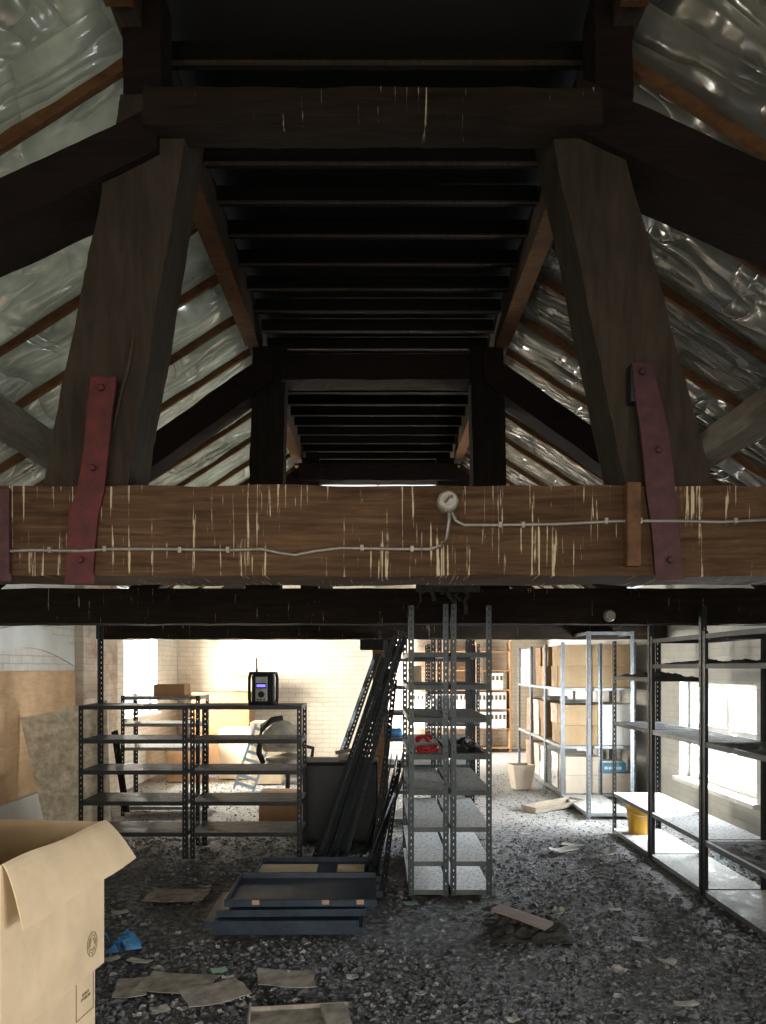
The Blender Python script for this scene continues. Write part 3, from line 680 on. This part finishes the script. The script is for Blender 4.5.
# radio
root = empty('site_radio', (-.985, 6.36, 1.287), -.12)
mb = MB(); mb.box(-.085,.085,-.07,.07,.015,.255); mb.build('radio_body', M['radio'], root, bevel=.012)
mb = MB()
for sx in (-1,1):
    for sy in (-1,1): mb.tube([(sx*.095,sy*.075,.0),(sx*.1,sy*.082,.05),(sx*.1,sy*.082,.225),(sx*.09,sy*.072,.275)], .014, 8)
for z in (.012,.268):
    for sy in (-1,1): mb.tube([(-.095,sy*.075,z),(.095,sy*.075,z)], .012, 8)
    for sx in (-1,1): mb.tube([(sx*.095,-.075,z),(sx*.095,.075,z)], .012, 8)
mb.build('roll_cage', M['radio'], root, smooth=True)
mb = MB(); mb.box(-.048,.055,-.079,-.068,.03,.24); f = mb.build('front_panel', M['silver'], root, bevel=.004)
mb = MB(); mb.box(-.042,.048,-.083,-.0795,.14,.185); mb.build('display_surround', M['radio'], f)
mb = MB(); mb.box(-.034,.040,-.086,-.0832,.152,.174); mb.build('display', M['display'], f)
mb = MB(); mb.lathe([(0,.022),(.022,.022),(.027,0)], (.003,-.079,.088), 20, 'y'); mb.build('tuning_knob', M['radio'], f)
mb = MB()
for x in (-.028,0,.03): mb.lathe([(0,.006),(.007,.006),(.007,0)], (x,-.079,.045), 10, 'y')
mb.build('button', M['radio'], f)
mb = MB(); mb.tube([(-.05,-.03,.27),(-.05,-.03,.40)], .007, 8); mb.lathe([(0,0),(.009,0),(.009,.035),(0,.035)], (-.05,-.03,.268), 10); mb.build('antenna', M['radio'], root)
tag(root, 'rugged black worksite radio with lit blue display on the low shelving', 'radio')

# ------------------------------------------------------------------ left clutter
mb = MB(); p = [(-2.98,7.0,0.02),(-2.52,7.0,0.02),(-2.42,7.35,1.20),(-3.20,7.35,1.13)]
def slab(name, quad, th, mat, label, cat='board', parent=None):
    q = [Vector(v) for v in quad]; n = (q[1]-q[0]).cross(q[3]-q[0]).normalized()*th
    mb = MB(); mb.hexa([*q, *[v+n for v in q]]); o = mb.build(name, mat, bevel=.002); base = (q[0]+q[1])/2; loc(o, base)
    return tag(o, label, cat)
def Q(px, py, d): return tuple(P(px, py, d))
slab('chipboard_sheet', [Q(50,844,6.70), Q(112,844,6.70), Q(108,700,6.77), Q(21,718,6.77)], .018, M['osb'], 'speckled chipboard sheet leaning behind the left shelf leg')
slab('wood_plank', [Q(124,812,7.9), Q(130,812,7.9), Q(118,730,8.0), Q(112,732,8.0)], .03, M['dark'], 'dark narrow plank leaning by the small pale-topped shelving', 'plank')
# clutter against the back wall on the left
def plain_box(x, y, z, w, d, h, mat, label, rz=0, name='cardboard_box'):
    root = empty(name, (x, y, z), rz); mb = MB(); mb.box(-w/2,w/2,-d/2,d/2,0,h); mb.build('box_body', mat, root, bevel=.005)
    mb = MB(); mb.box(-w/2,w/2,-.025,.025,h+.0005,h+.002); mb.build('packing_tape', M['tape'], root)
    return tag(root, label, 'box')
plain_box(-2.28, 8.2, 1.292, .34, .26, .13, M['carddark'], 'flat brown cardboard box on top of the small pale-topped shelving')
plain_box(-2.72, 10.6, 0, .5, .45, .62, M['carddark'], 'large brown box on the floor behind the pale-topped shelving')
plain_box(-2.05, 10.9, 0, .5, .45, .72, M['cardpale'], 'pale cardboard box on the back floor, left of the slatted rack')
root = empty('slatted_rack', (-1.75, 9.6, 0), .1); root.rotation_euler = (-.35, 0.32, .1); mb = MB()
mb.box(-.14,-.11,-.02,.02,0,.9).box(.11,.14,-.02,.02,0,.9); mb.build('side_rail', M['bluegrey'], root); mb = MB()
for k in range(8): mb.box(-.11,.11,-.015,.015,.06+k*.11,.10+k*.11)
mb.build('slat', M['bluegrey'], root); tag(root, 'pale blue slatted metal rack leaning seen through the low shelving', 'rack')
plain_box(-1.55, 10.4, 0, .42, .4, .85, M['card'], 'upright tan box against back wall, right of the slatted rack')
plain_box(-2.45, 11.75, .0, .9, .5, 1.22, M['carddark'], 'tall brown wooden case in the back left corner', name='wooden_case')
# log-like roll on top
mb = MB(); mb.tube([(-.45,0,.12),(-.2,0,.14),(.1,.0,.12),(.4,.0,.10)], [.10,.13,.12,.08], 14); o = mb.build('rolled_sacking', M['card'], smooth=True); o.location = (-2.15, 11.7, 1.225)
o.rotation_euler = (0,.06,-.2); tag(o, 'tan roll of sacking lying on the tall case in back corner', 'roll')
# folded office chair / sack
mb = MB()
for j in range(9):
    pass
def blob(name, c, r, mat, label, cat, seed=0, sub=3):
    bm = bmesh.new(); bmesh.ops.create_icosphere(bm, subdivisions=sub, radius=1)
    for v in bm.verts:
        n = noise.noise(v.co*1.8+Vector((seed,0,0)))*.22+noise.noise(v.co*5+Vector((seed,0,0)))*.07
        v.co = Vector((v.co.x*r[0], v.co.y*r[1], v.co.z*r[2]))*(1+n); v.co.z = max(v.co.z, -r[2]*.75)
    mz = min(v.co.z for v in bm.verts)
    for v in bm.verts: v.co.z -= mz
    me = bpy.data.meshes.new(name); bm.to_mesh(me); bm.free(); me.materials.append(mat)
    for p in me.polygons: p.use_smooth = True
    o = bpy.data.objects.new(name, me); COL.objects.link(o); o.location = c; return tag(o, label, cat)
root = empty('office_chair', (-1.05, 8.6, 0), .3)
bm_ = blob('seat', (0,0,.48), (.27,.26,.07), M['sack'], None, None, 1); bm_.parent = root
mb = MB(); mb.tube([(-.28,.0,.50),(-.33,.02,.62),(-.33,.03,.78),(-.28,.04,.92),(-.17,.05,1.0),(-.05,.05,1.02)], [.03,.035,.04,.04,.035,.03], 10); mb.build('backrest_shell', M['radio'], root, smooth=True)
b2 = blob('backrest', (-.05,.10,.62), (.24,.06,.2), M['sack'], None, None, 4); b2.parent = root
mb = MB(); mb.tube([(0,0,.1),(0,0,.48)], .028, 10)
for k in range(5): a = k*1.2566; mb.tube([(0,0,.11),(.28*math.cos(a),.28*math.sin(a),.05)], [.025,.015], 8)
mb.build('star_base', M['radio'], root)
for k in range(5):
    a = k*1.2566; mb = MB(); mb.lathe([(0,-.012),(.027,-.012),(.027,.012),(0,.012)], (.28*math.cos(a), .28*math.sin(a), .027), 12, 'y'); mb.build('castor', M['radio'], root)
mb = MB(); mb.tube([(.28,0,.5),(.30,0,.66),(.1,-.1,.72)], .022, 8); mb.build('armrest', M['radio'], root, smooth=True)
tag(root, 'worn beige and black office chair behind the low black shelving', 'chair')
plain_box(-1.0, 7.6, 0, .4, .3, .34, M['carddark'], 'brown carton on the floor behind the low shelving, beside black cabinet')
# black cabinet
root = empty('steel_cabinet', (-.33, 6.95, 0)); mb = MB(); mb.box(-.36,.33,-.2,.2,0,.74); mb.build('cabinet_body', M['radio'], root, bevel=.006)
mb = MB(); mb.box(-.34,.31,-.212,-.201,.03,.71); d = mb.build('door', M['blackleg'], root, bevel=.003); mb = MB(); mb.box(.24,.26,-.225,-.213,.35,.45); mb.build('handle', M['blackleg'], d)
tag(root, 'plain black steel cabinet between the low shelving and the leaning angle irons', 'cabinet')
# grey box on top
mb = MB(); mb.box(-.12,.12,-.1,.1,0,.05); mb.tube([(-.15,0,.06),(0,-.02,.09),(.16,0,.06)], .02, 8); o = mb.build('folded_cloth', M['sack'], bevel=.01); o.location = (-.25, 6.95, .742); tag(o, 'crumpled grey cloth on top of the black cabinet', 'cloth')
# curved black panels leaning right of the cabinet
for k in range(5):
    mb = MB(); xs = .10+.022*k; pts = []
    for j in range(9):
        t = j/8; pts.append((xs-.10*(1-t)+.09*math.sin(t*1.7)*(1 if t < .9 else .96)-.12+.03*k*t, t*.84))
    for j in range(8):
        (xa, za), (xb, zb) = pts[j], pts[j+1]
        mb.hexa([(xa,6.42,za),(xa+.004,6.42,za),(xa+.004,6.7+.02*k,za),(xa,6.7+.02*k,za),(xb,6.42,zb),(xb+.004,6.42,zb),(xb+.004,6.7+.02*k,zb),(xb,6.7+.02*k,zb)])
    o = mb.build('steel_sheet', M['blackleg'], smooth=False); loc(o, (.05+.022*k, 6.55, 0))
    tag(o, 'bent black steel sheet in the bundle standing beside the cabinet', 'steel sheet', 'bent sheets standing beside the cabinet')
# leaning angle irons
def iron(a, b2, label, mat=BL, group=None, roll=0, name='angle_iron', W=1.0):
    a, b2 = Vector(a), Vector(b2); L = (b2-a).length
    o = bpy.data.objects.new(name, leg_mesh(round(L, 2), 1, 1, mat)); COL.objects.link(o)
    o.rotation_mode = 'QUATERNION'; o.rotation_quaternion = (b2-a).to_track_quat('Z', 'Y') @ Matrix.Rotation(roll, 4, 'Z').to_quaternion(); o.location = a
    return tag(o, label, 'angle iron', group)
lab1 = 'long black slotted angle iron in the near bundle leaning against the end-on shelving'
for k in range(6):
    iron((-.52+.045*k, 6.05-.035*(k%3), .0), (.13+.012*k, 5.75-.05*(k%3), 1.80+.02*k-.05*(k%2)), lab1, (BL, GR)[k % 2], group='near bundle of leaning angle irons', roll=k*.9)
lab2 = 'greenish slotted angle iron in the far bundle leaning to the timber prop'
for k in range(4):
    iron((-.62+.05*k, 7.3+.03*k, .0), (-.01+.03*k, 7.75+.05*k, 1.74), lab2, GR, 'far bundle of leaning angle irons', roll=k*1.1)
lab3 = 'black slotted angle iron lying low against the foot of the end-on shelving'
for k in range(3):
    iron((-.12+.07*k, 5.35+.03*k, .0), (.14+.004*k, 5.75+.10*k, .62+.12*k), lab3, group='low angle irons at the shelving foot', roll=k)
iron((-.03, 5.6, .0), (.16, 6.2, 1.5), 'single steep black angle iron left of the end-on shelving', roll=.4)

# ------------------------------------------------------------------ blue trays on the floor
def blue_tray(x, y, z, w, d, rz, label, up=True, tapes=(), ry=0, rx=0):
    root = empty('metal_tray', (x, y, z), 0); root.rotation_euler = (rx, ry, rz)
    mb = MB(); tray(mb, -w/2, w/2, -d/2, d/2, 0 if up else .042, lip=.042, t=.004, up=up); 
    mb.box(-w/2, w/2, -d/2, -d/2+.018, .038, .042) if up else None
    mb.box(-w/2, w/2, d/2-.018, d/2, .038, .042) if up else None
    mb.build('tray_body', M['blue'], root)
    for t in tapes:
        mb = MB(); mb.box(t-.022, t+.022, -d/2-.0015, -d/2-.0003, .012, .040); mb.build('tape_patch', M['tape'], root)
    return tag(root, label, 'tray')
blue_tray(-.54, 4.72, .004, .90, .58, .0, 'blue metal tray at the bottom of front stack', False)
blue_tray(-.58, 4.70, .050, .92, .58, .02, 'second blue tray of the front stack, sticking out to the left', False)
blue_tray(-.52, 4.74, .105, .90, .58, -.015, 'third blue tray of the front stack', False, ry=-.015)
blue_tray(-.47, 4.76, .162, .92, .60, .01, 'top blue tray of the front stack, hollow side up with three brown tape patches', True, (-.27,.15,.36))
blue_tray(-.42, 5.40, .004, .9, .5, .01, 'bottom blue tray of the rear stack', False)
blue_tray(-.44, 5.40, .055, .9, .5, -.01, 'middle blue tray of the rear stack', False)
blue_tray(-.43, 5.41, .112, .9, .52, .0, 'top blue tray of the rear stack, with brown board inside', True)
for x, w in ((-.66,.42),(-.2,.2)):
    mb = MB(); mb.box(-w/2, w/2, -.13, .13, 0, .006); o = mb.build('board_scrap', M['card']); o.location = (x, 5.44, .118); tag(o, 'wide brown board scrap inside the rear blue tray' if w > .3 else 'small brown board scrap inside the rear blue tray', 'board')

# ------------------------------------------------------------------ near cardboard boxes
def text(body, size, locv, parent, mat, rot, name='printed_text'):
    cu = bpy.data.curves.new(name, 'FONT'); cu.body = body; cu.size = size; cu.align_x = 'CENTER'; cu.align_y = 'CENTER'; cu.extrude = .0004
    tmp = bpy.data.objects.new('t', cu); COL.objects.link(tmp); dg = bpy.context.evaluated_depsgraph_get(); dg.update()
    me = bpy.data.meshes.new_from_object(tmp.evaluated_get(dg)); bpy.data.objects.remove(tmp); me.materials.clear(); me.materials.append(mat)
    o = bpy.data.objects.new(name, me); COL.objects.link(o); o.parent = parent; o.location = locv; o.rotation_euler = rot; return o
RZB = -.1173; LB = .604
lo = empty('cardboard_box', (-1.085, 2.10, 0), RZB)
mb = MB(); mb.box(-.5, 0, .004, LB-.03, .002, .522); mb.build('box_body', M['card'], lo, bevel=.008)
mb = MB(); X = .0005
def fr_(y0, y1, z0, z1, w=.003):
    for q in ((y0,y1,z1-w,z1),(y0,y1,z0,z0+w),(y0,y0+w,z0+w,z1-w),(y1-w,y1,z0+w,z1-w)): mb.box(X, X+.0008, q[0], q[1], q[2], q[3])
fr_(.435, .555, .385, .518); mb.build('printed_label', M['ink'], lo)
text("DON'T\nSTORE IN", .015, (.0012, .500, .452), lo, M['ink'], (math.pi/2, 0, math.pi/2))
tag(lo, 'lower closed cardboard box carrying the open box, with a printed square label', 'box')
up = empty('cardboard_box', (-1.07, 2.10, .526), RZB)
t = .006; HB = .514; mb = MB()
mb.box(-t,0,0,LB,0,HB).box(-.52,-.52+t,0,LB,0,HB).box(-.52+t,-t,0,t,0,HB).box(-.52+t,-t,LB-t,LB,0,HB).box(-.52+t,-t,t,LB-t,0,t)
mb.build('box_body', M['card'], up)
mb = MB(); mb.box(-.52, -.04, -.004, .002, HB+.001, HB+.24); mb.build('flap', M['card'], up)  # unseen raised flap, added to keep light out of the box
mb = MB(); mb.box(-.524, -.518, 0, LB, HB+.001, HB+.26); mb.build('flap', M['card'], up)  # second unseen flap, added to shade the box inside
# big flap folded outward and down, slightly buckled
mb = MB(); n = 14
for i in range(n+1):
    v = i/n; L0 = .005+v*(LB-.002)
    for j in range(9):
        u = j/8; a = (.065+.045*v)*u; b2 = (.185-.045*v)*u**1.15
        z = HB+.004-b2+.012*math.sin(u*3.1)+.004*math.sin(v*9+u*4); x = a+.004
        y = L0+.02*u*(v-.15)
        mb.v.append(Vector((x, y, z)))
for i in range(n):
    for j in range(8): k = i*9+j; mb.f.append([k, k+1, k+10, k+9]); mb.mi.append(0)
fl = mb.build('flap', M['card'], up, recalc=False); sd = fl.modifiers.new('thick', 'SOLIDIFY'); sd.thickness = .005
mb = MB()
for r in (.043, .030):
    mb.tube([(X+.001, .515+r*.8*math.cos(a), .10+r*math.sin(a)) for a in [k*2*math.pi/28 for k in range(29)]], .0013, 5, cap=False)
for k in range(3):
    a = k*2.094+.5; mb.tube([(X+.001, .515+.8*.020*math.cos(a+q), .10+.020*math.sin(a+q)) for q in (-.7,-.3,.1,.5,.8)], .0022, 5)
for k in range(8):
    a = k*.785; mb.tube([(X+.001, .515+.8*.033*math.cos(a), .10+.033*math.sin(a)), (X+.001, .515+.8*.041*math.cos(a+.1), .10+.041*math.sin(a+.1))], .0012, 5)
mb.build('printed_emblem', M['inkpale'], up)
tag(up, 'big open cardboard box at left front with folded-out flap', 'box')

# ------------------------------------------------------------------ litter on the floor
def sheet(px, py, w, d, rz, mat, label, cat='paper', name='paper_sheet', curl=.01, th=.0015, group=None, seed=0, skew=0, z=.006, shape=None):
    dd = EYE*F/(py-VY); c = P(px, py, dd); n = 8; mb = MB()
    for i in range(n+1):
        for j in range(n+1):
            u, v = i/n-.5, j/n-.5
            e = 1+.08*noise.noise(Vector((u*3+seed, v*3, seed)))
            zz = z+curl*(.5+.5*noise.noise(Vector((u*2.2+seed, v*2.2, 1+seed)))+abs(u)**2*2)
            mb.v.append(Vector(((u*w+skew*v*w)*e, v*d*e, zz)))
    for i in range(n):
        for j in range(n):
            k = i*(n+1)+j; mb.f.append([k, k+n+1, k+n+2, k+1]); mb.mi.append(0)
    o = mb.build(name, mat, recalc=False); sd = o.modifiers.new('thick', 'SOLIDIFY'); sd.thickness = th; sd.offset = 1
    o.location = (c.x, c.y, 0); o.rotation_euler = (0, 0, rz); return tag(o, label, cat, group)
M['filth'] = simple('trodden_card', (.28,.255,.22), .85, var=.5, scale=12, bs=.3)
BD = 'trodden_board'
sheet(178,986,.36,.22,-.15,M['filth'],'large grubby board on the floor, left of two overlapping boards', 'board', BD, .012, .004, seed=1)
sheet(214,1000,.30,.22,.5,M['filth'],'grubby board on the floor, lower right of the overlapping pair','board', BD, .02, .004, seed=2, z=.02)
sheet(286,981,.30,.20,-.10,M['filth'],'lone grubby rectangular board in the middle front of the floor','board', BD, .012, .004, seed=3, skew=-.2)
sheet(132,990,.16,.22,.2,M['filth'],'small grubby board left of the overlapping pair, by the cardboard box','board', BD, .01, .004, seed=4)
sheet(177,897,.42,.28,.0,M['filth'],'flat dirty board on the dark floor behind the open cardboard box','board', BD, .008, .004, seed=5)
sheet(120,914,.10,.07,.5,M['paper'],'small pale scrap on dark floor just right of cardboard box',seed=6)
sheet(206,888,.07,.05,.3,M['paper'],'tiny pale scrap beside the flat dirty board',seed=7)
sheet(352,979,.06,.05,.2,M['paper'],'small white card right of the lone grubby board',seed=8)
sheet(411,906,.09,.07,.1,M['papergreen'],'green note lying at the foot of the end-on shelving','paper',seed=9, z=.012)
sheet(219,978,.08,.06,.4,M['papergreen'],'small green scrap on the left overlapping board','paper',seed=10, z=.034)
sheet(228,986,.06,.03,.2,M['paper'],'small white strip beside the green scrap',seed=11, z=.04)
sheet(112,961,.08,.05,.8,M['paper'],'bright white scrap under the blue film',seed=12)
sheet(140,963,.14,.05,-.3,M['paper'],'narrow pale scrap right of the blue film',seed=13)
sheet(160,1012,.08,.07,.6,M['paper'],'pale torn scrap at the bottom edge, below the boards',seed=14)
sheet(617,975,.07,.08,.6,M['paper'],'triangular pale scrap right of the pink-grey plank','paper',curl=.03,seed=15)
sheet(686,1006,.11,.05,.1,M['paper'],'pale strip near the bottom right corner of floor',seed=16)
sheet(640,941,.09,.07,-.2,M['paper'],'pale scrap left of the bottom right-hand shelf',seed=17)
sheet(667,966,.09,.06,.2,M['paper'],'pale folded scrap near the right shelf corner',curl=.03,seed=18)
sheet(557,912+4,.10,.07,.9,M['paper'],'crumpled pale paper just behind the pink-grey plank',curl=.04,seed=19)
sheet(615,911,.08,.05,.1,M['paper'],'pale scrap in mid floor before the farthest right-hand shelf',seed=20)
sheet(563,853,.26,.14,.2,M['paper'],'larger white papers on mid floor left of the right-hand shelving','paper',curl=.04,seed=21)
sheet(605,857,.20,.12,.7,M['paper'],'white papers on mid floor touching the right-hand shelving','paper',curl=.05,seed=22)
sheet(572,846,.18,.10,-.3,M['paper'],'thin white sheet farther back than the larger white papers',seed=23)
sheet(420,996,.05,.03,.3,M['paper'],'tiny pale chip of paper at bottom centre, left of plank',seed=24)
sheet(512,1022,.06,.05,.3,M['paper'],'pale scrap at the very bottom edge, centre',seed=25)
for k in range(70):
    px, py = random.uniform(130, 740), random.uniform(850, 1020)
    if px < 215 and py < 930 or (195 < px < 375 and py < 945) or (405 < px < 495 and py < 900): continue
    if px > 600 and py < 838+.63*(px-600)+25: continue
    sheet(px, py, random.uniform(.015,.05), random.uniform(.015,.04), random.uniform(0,3), M['paper'], 'tiny torn pale fleck of paper scattered in the floor dirt', 'paper', 'paper_scrap', .015, .001, 'tiny scattered paper flecks', seed=40+k)
# pink-grey plank on its mound
d = EYE*F/(930-VY); c = P(522, 930, d)
heap(c.x-.20, c.x+.28, c.y-.22, c.y+.22, -.004, .07, 'mound of clods and dirt under the pink-grey plank', seed=31, name='dirt_mound')
random.seed(5)
for k in range(26):
    a, r_ = random.uniform(0, 6.28), random.uniform(.04, .24)
    q = blob('dirt_clod', (c.x+.04+r_*math.cos(a), c.y+r_*.8*math.sin(a), max(0, .06-.25*r_)), (random.uniform(.012,.035),)*3, M['earth'], 'dark clod of dirt on the mound around the pink-grey plank', 'clod', k, 2)
    q['group'] = 'clods on the dirt mound'
mb = MB(); timber(mb, ([(-.19,-.05,0),(-.19,-.05,.018),(-.19,.05,.018),(-.19,.05,0)], [(.19,-.05,0),(.19,-.05,.018),(.19,.05,.018),(.19,.05,0)]), 16, .003)
o = mb.build('short_plank', M['pinkplank']); o.location = (c.x, c.y, .075); o.rotation_euler = (.05, .08, -.75); tag(o, 'short pink-grey plank lying on a mound of dirt in mid floor', 'plank')
# flattened tray at the front edge
root = empty('flat_carton', (*P(302, 1015, 3.32).xy, .0), .12); mb = MB()
mb.box(-.24,.22,-.16,.14,.004,.010).box(-.24,-.232,-.16,.14,.010,.05).box(-.24,.22,.134,.14,.010,.03); mb.build('carton_base', M['filth'], root)
mb = MB(); mb.box(.10,.21,-.14,.12,.012,.028, Matrix.Rotation(.1, 4, 'Z')); mb.build('folded_flap', M['filth'], root)
mb = MB(); mb.box(-.18,-.07,-.11,-.03,.0105,.014); mb.build('blue_sticker', M['bluegrey'], root)
tag(root, 'flattened pale carton with blue sticker at bottom edge of floor', 'carton')
# blue film
mb = MB(); random.seed(3)
for k in range(9):
    a = random.uniform(0, 6.28); c0 = Vector((random.uniform(-.06,.08), random.uniform(-.07,.07), .003))
    p = [c0, c0+Vector((.09*math.cos(a), .07*math.sin(a), .01)), c0+Vector((.06*math.cos(a+.9), .06*math.sin(a+.9), .07)), c0+Vector((-.03, .02, .05))]
    mb.add(p, [(0,1,2),(0,2,3),(0,3,1)])
o = mb.build('crumpled_film', M['bluefilm'], recalc=False); p = P(117, 948, 4.2); o.location = (p.x, 4.22, 0); sd = o.modifiers.new('t', 'SOLIDIFY'); sd.thickness = .001
tag(o, 'crumpled bright blue plastic film beside the big open box', 'film')
# rubble: uncountable chips
random.seed(11); mb = MB(); kk = 0
while kk < 34000:
    y = 2.7+8.5*random.random()**1.9; x = random.uniform(-WX+.1, WX-.1)
    if abs(x)/y > .62: continue
    dens = .5+noise.noise(Vector((x*1.2, y*1.2, 8)))*.9
    if x < -1.2 and 4 < y < 6: dens *= .2
    if random.random() > dens+.25: continue
    if -1.2 < x < .05 and 4.4 < y < 5.7: continue
    s_ = random.choice((.006,.007,.008,.011,.015,.022))*random.uniform(.6,1.2)*(1 if y < 7 else .6)
    R = Matrix.Translation((x, y, fh(x, y)+s_*.25)) @ Matrix.Rotation(random.uniform(0,3.1), 4, 'Z') @ Matrix.Rotation(random.uniform(-.5,.5), 4, 'X')
    a, b2, c2 = s_*random.uniform(.6,1.3), s_*random.uniform(.5,1), s_*random.uniform(.2,.6)
    mb.cur = 0 if random.random() < .90 else 1
    mb.add([R @ Vector(v) for v in ((-a,-b2*.6,-c2),(a,-b2,-c2),(a*.7,b2,-c2),(-a*.8,b2*.7,-c2),(-a*.5,-b2*.4,c2),(a*.6,-b2*.5,c2*.7),(a*.3,b2*.6,c2))], [(0,1,5,4),(1,2,6,5),(2,3,4,6),(3,0,4),(4,5,6),(3,2,1,0)])
    kk += 1
o = mb.build('floor_rubble', [simple('rubble', (.05,.052,.055), .7, var=.6, scale=30, c2=(.20,.215,.24)), simple('plaster_chip', (.24,.245,.25), .85, var=.5, scale=30)], recalc=False)
tag(o, 'countless chips of slate, mortar and dirt strewn over the dark floor', 'rubble', kind='stuff')

# ------------------------------------------------------------------ light
def area(name, locv, rot, sx, sy, power, col=(1,1,1), spread=math.pi):
    l = bpy.data.lights.new(name, 'AREA'); l.shape = 'RECTANGLE'; l.size = sx; l.size_y = sy; l.energy = power; l.color = col; l.spread = spread
    o = bpy.data.objects.new(name, l); COL.objects.link(o); o.location = locv; o.rotation_euler = rot; return o
def winlight(name, side, w, power, col, fx=WX):
    y0, y1, z0, z1 = w
    return area(name, (side*(fx+.42), (y0+y1)/2, (z0+z1)/2), (0, side*math.pi/2, 0), (z1-z0)*1.1, (y1-y0)*1.05, power, col)
winlight('daylight_right', 1, WIN_R, 450, (.90,.96,1))
winlight('daylight_left', -1, WIN_L, 620, (1,.94,.82))
area('daylight_far', (-.75, 13.55, 1.3), (0, -math.pi/2, 0), 1.9, 1.6, 760, (1,.96,.90))
area('fill_near_left', (-WX-.42, -.15, 1.5), (0, -math.pi/2+.45, 0), 1.3, 2.7, 60, (1,.93,.80), 2.3)  # added fill lamp outside the unseen left window
area('fill_near_right', (WX+.42, -.15, 1.35), (0, math.pi/2-.45, 0), 1.2, 2.1, 165, (1,.97,.90), 2.3)  # added fill lamp, tilted down to brighten the near box and floor
area('fill_behind', (0, RY-.45, 1.6), (math.pi/2-.25, 0, 0), 3.9, 1.7, 90, (1,.88,.72), 2.2)  # added front fill from behind the camera, for the nearest truss
w = bpy.data.worlds.new('sky'); S.world = w; w.use_nodes = True
bg = w.node_tree.nodes['Background']; bg.inputs[0].default_value = (.86,.93,1,1); bg.inputs[1].default_value = 1.3

cam = bpy.data.cameras.new('camera'); co = bpy.data.objects.new('camera', cam); COL.objects.link(co); S.camera = co
co.location = (0, 0, EYE); co.rotation_euler = (math.pi/2, 0, 0)
cam.sensor_fit = 'VERTICAL'; cam.sensor_height = 36; cam.sensor_width = 27; cam.lens = F/1024*36
cam.shift_y = (VY-512)/1024; cam.shift_x = (383-VX)/1024; cam.clip_start = .02
S.view_settings.view_transform = 'Standard'; S.view_settings.look = 'None'; S.view_settings.gamma = 1; S.view_settings.use_curve_mapping = False
S.view_settings.exposure = 0.28
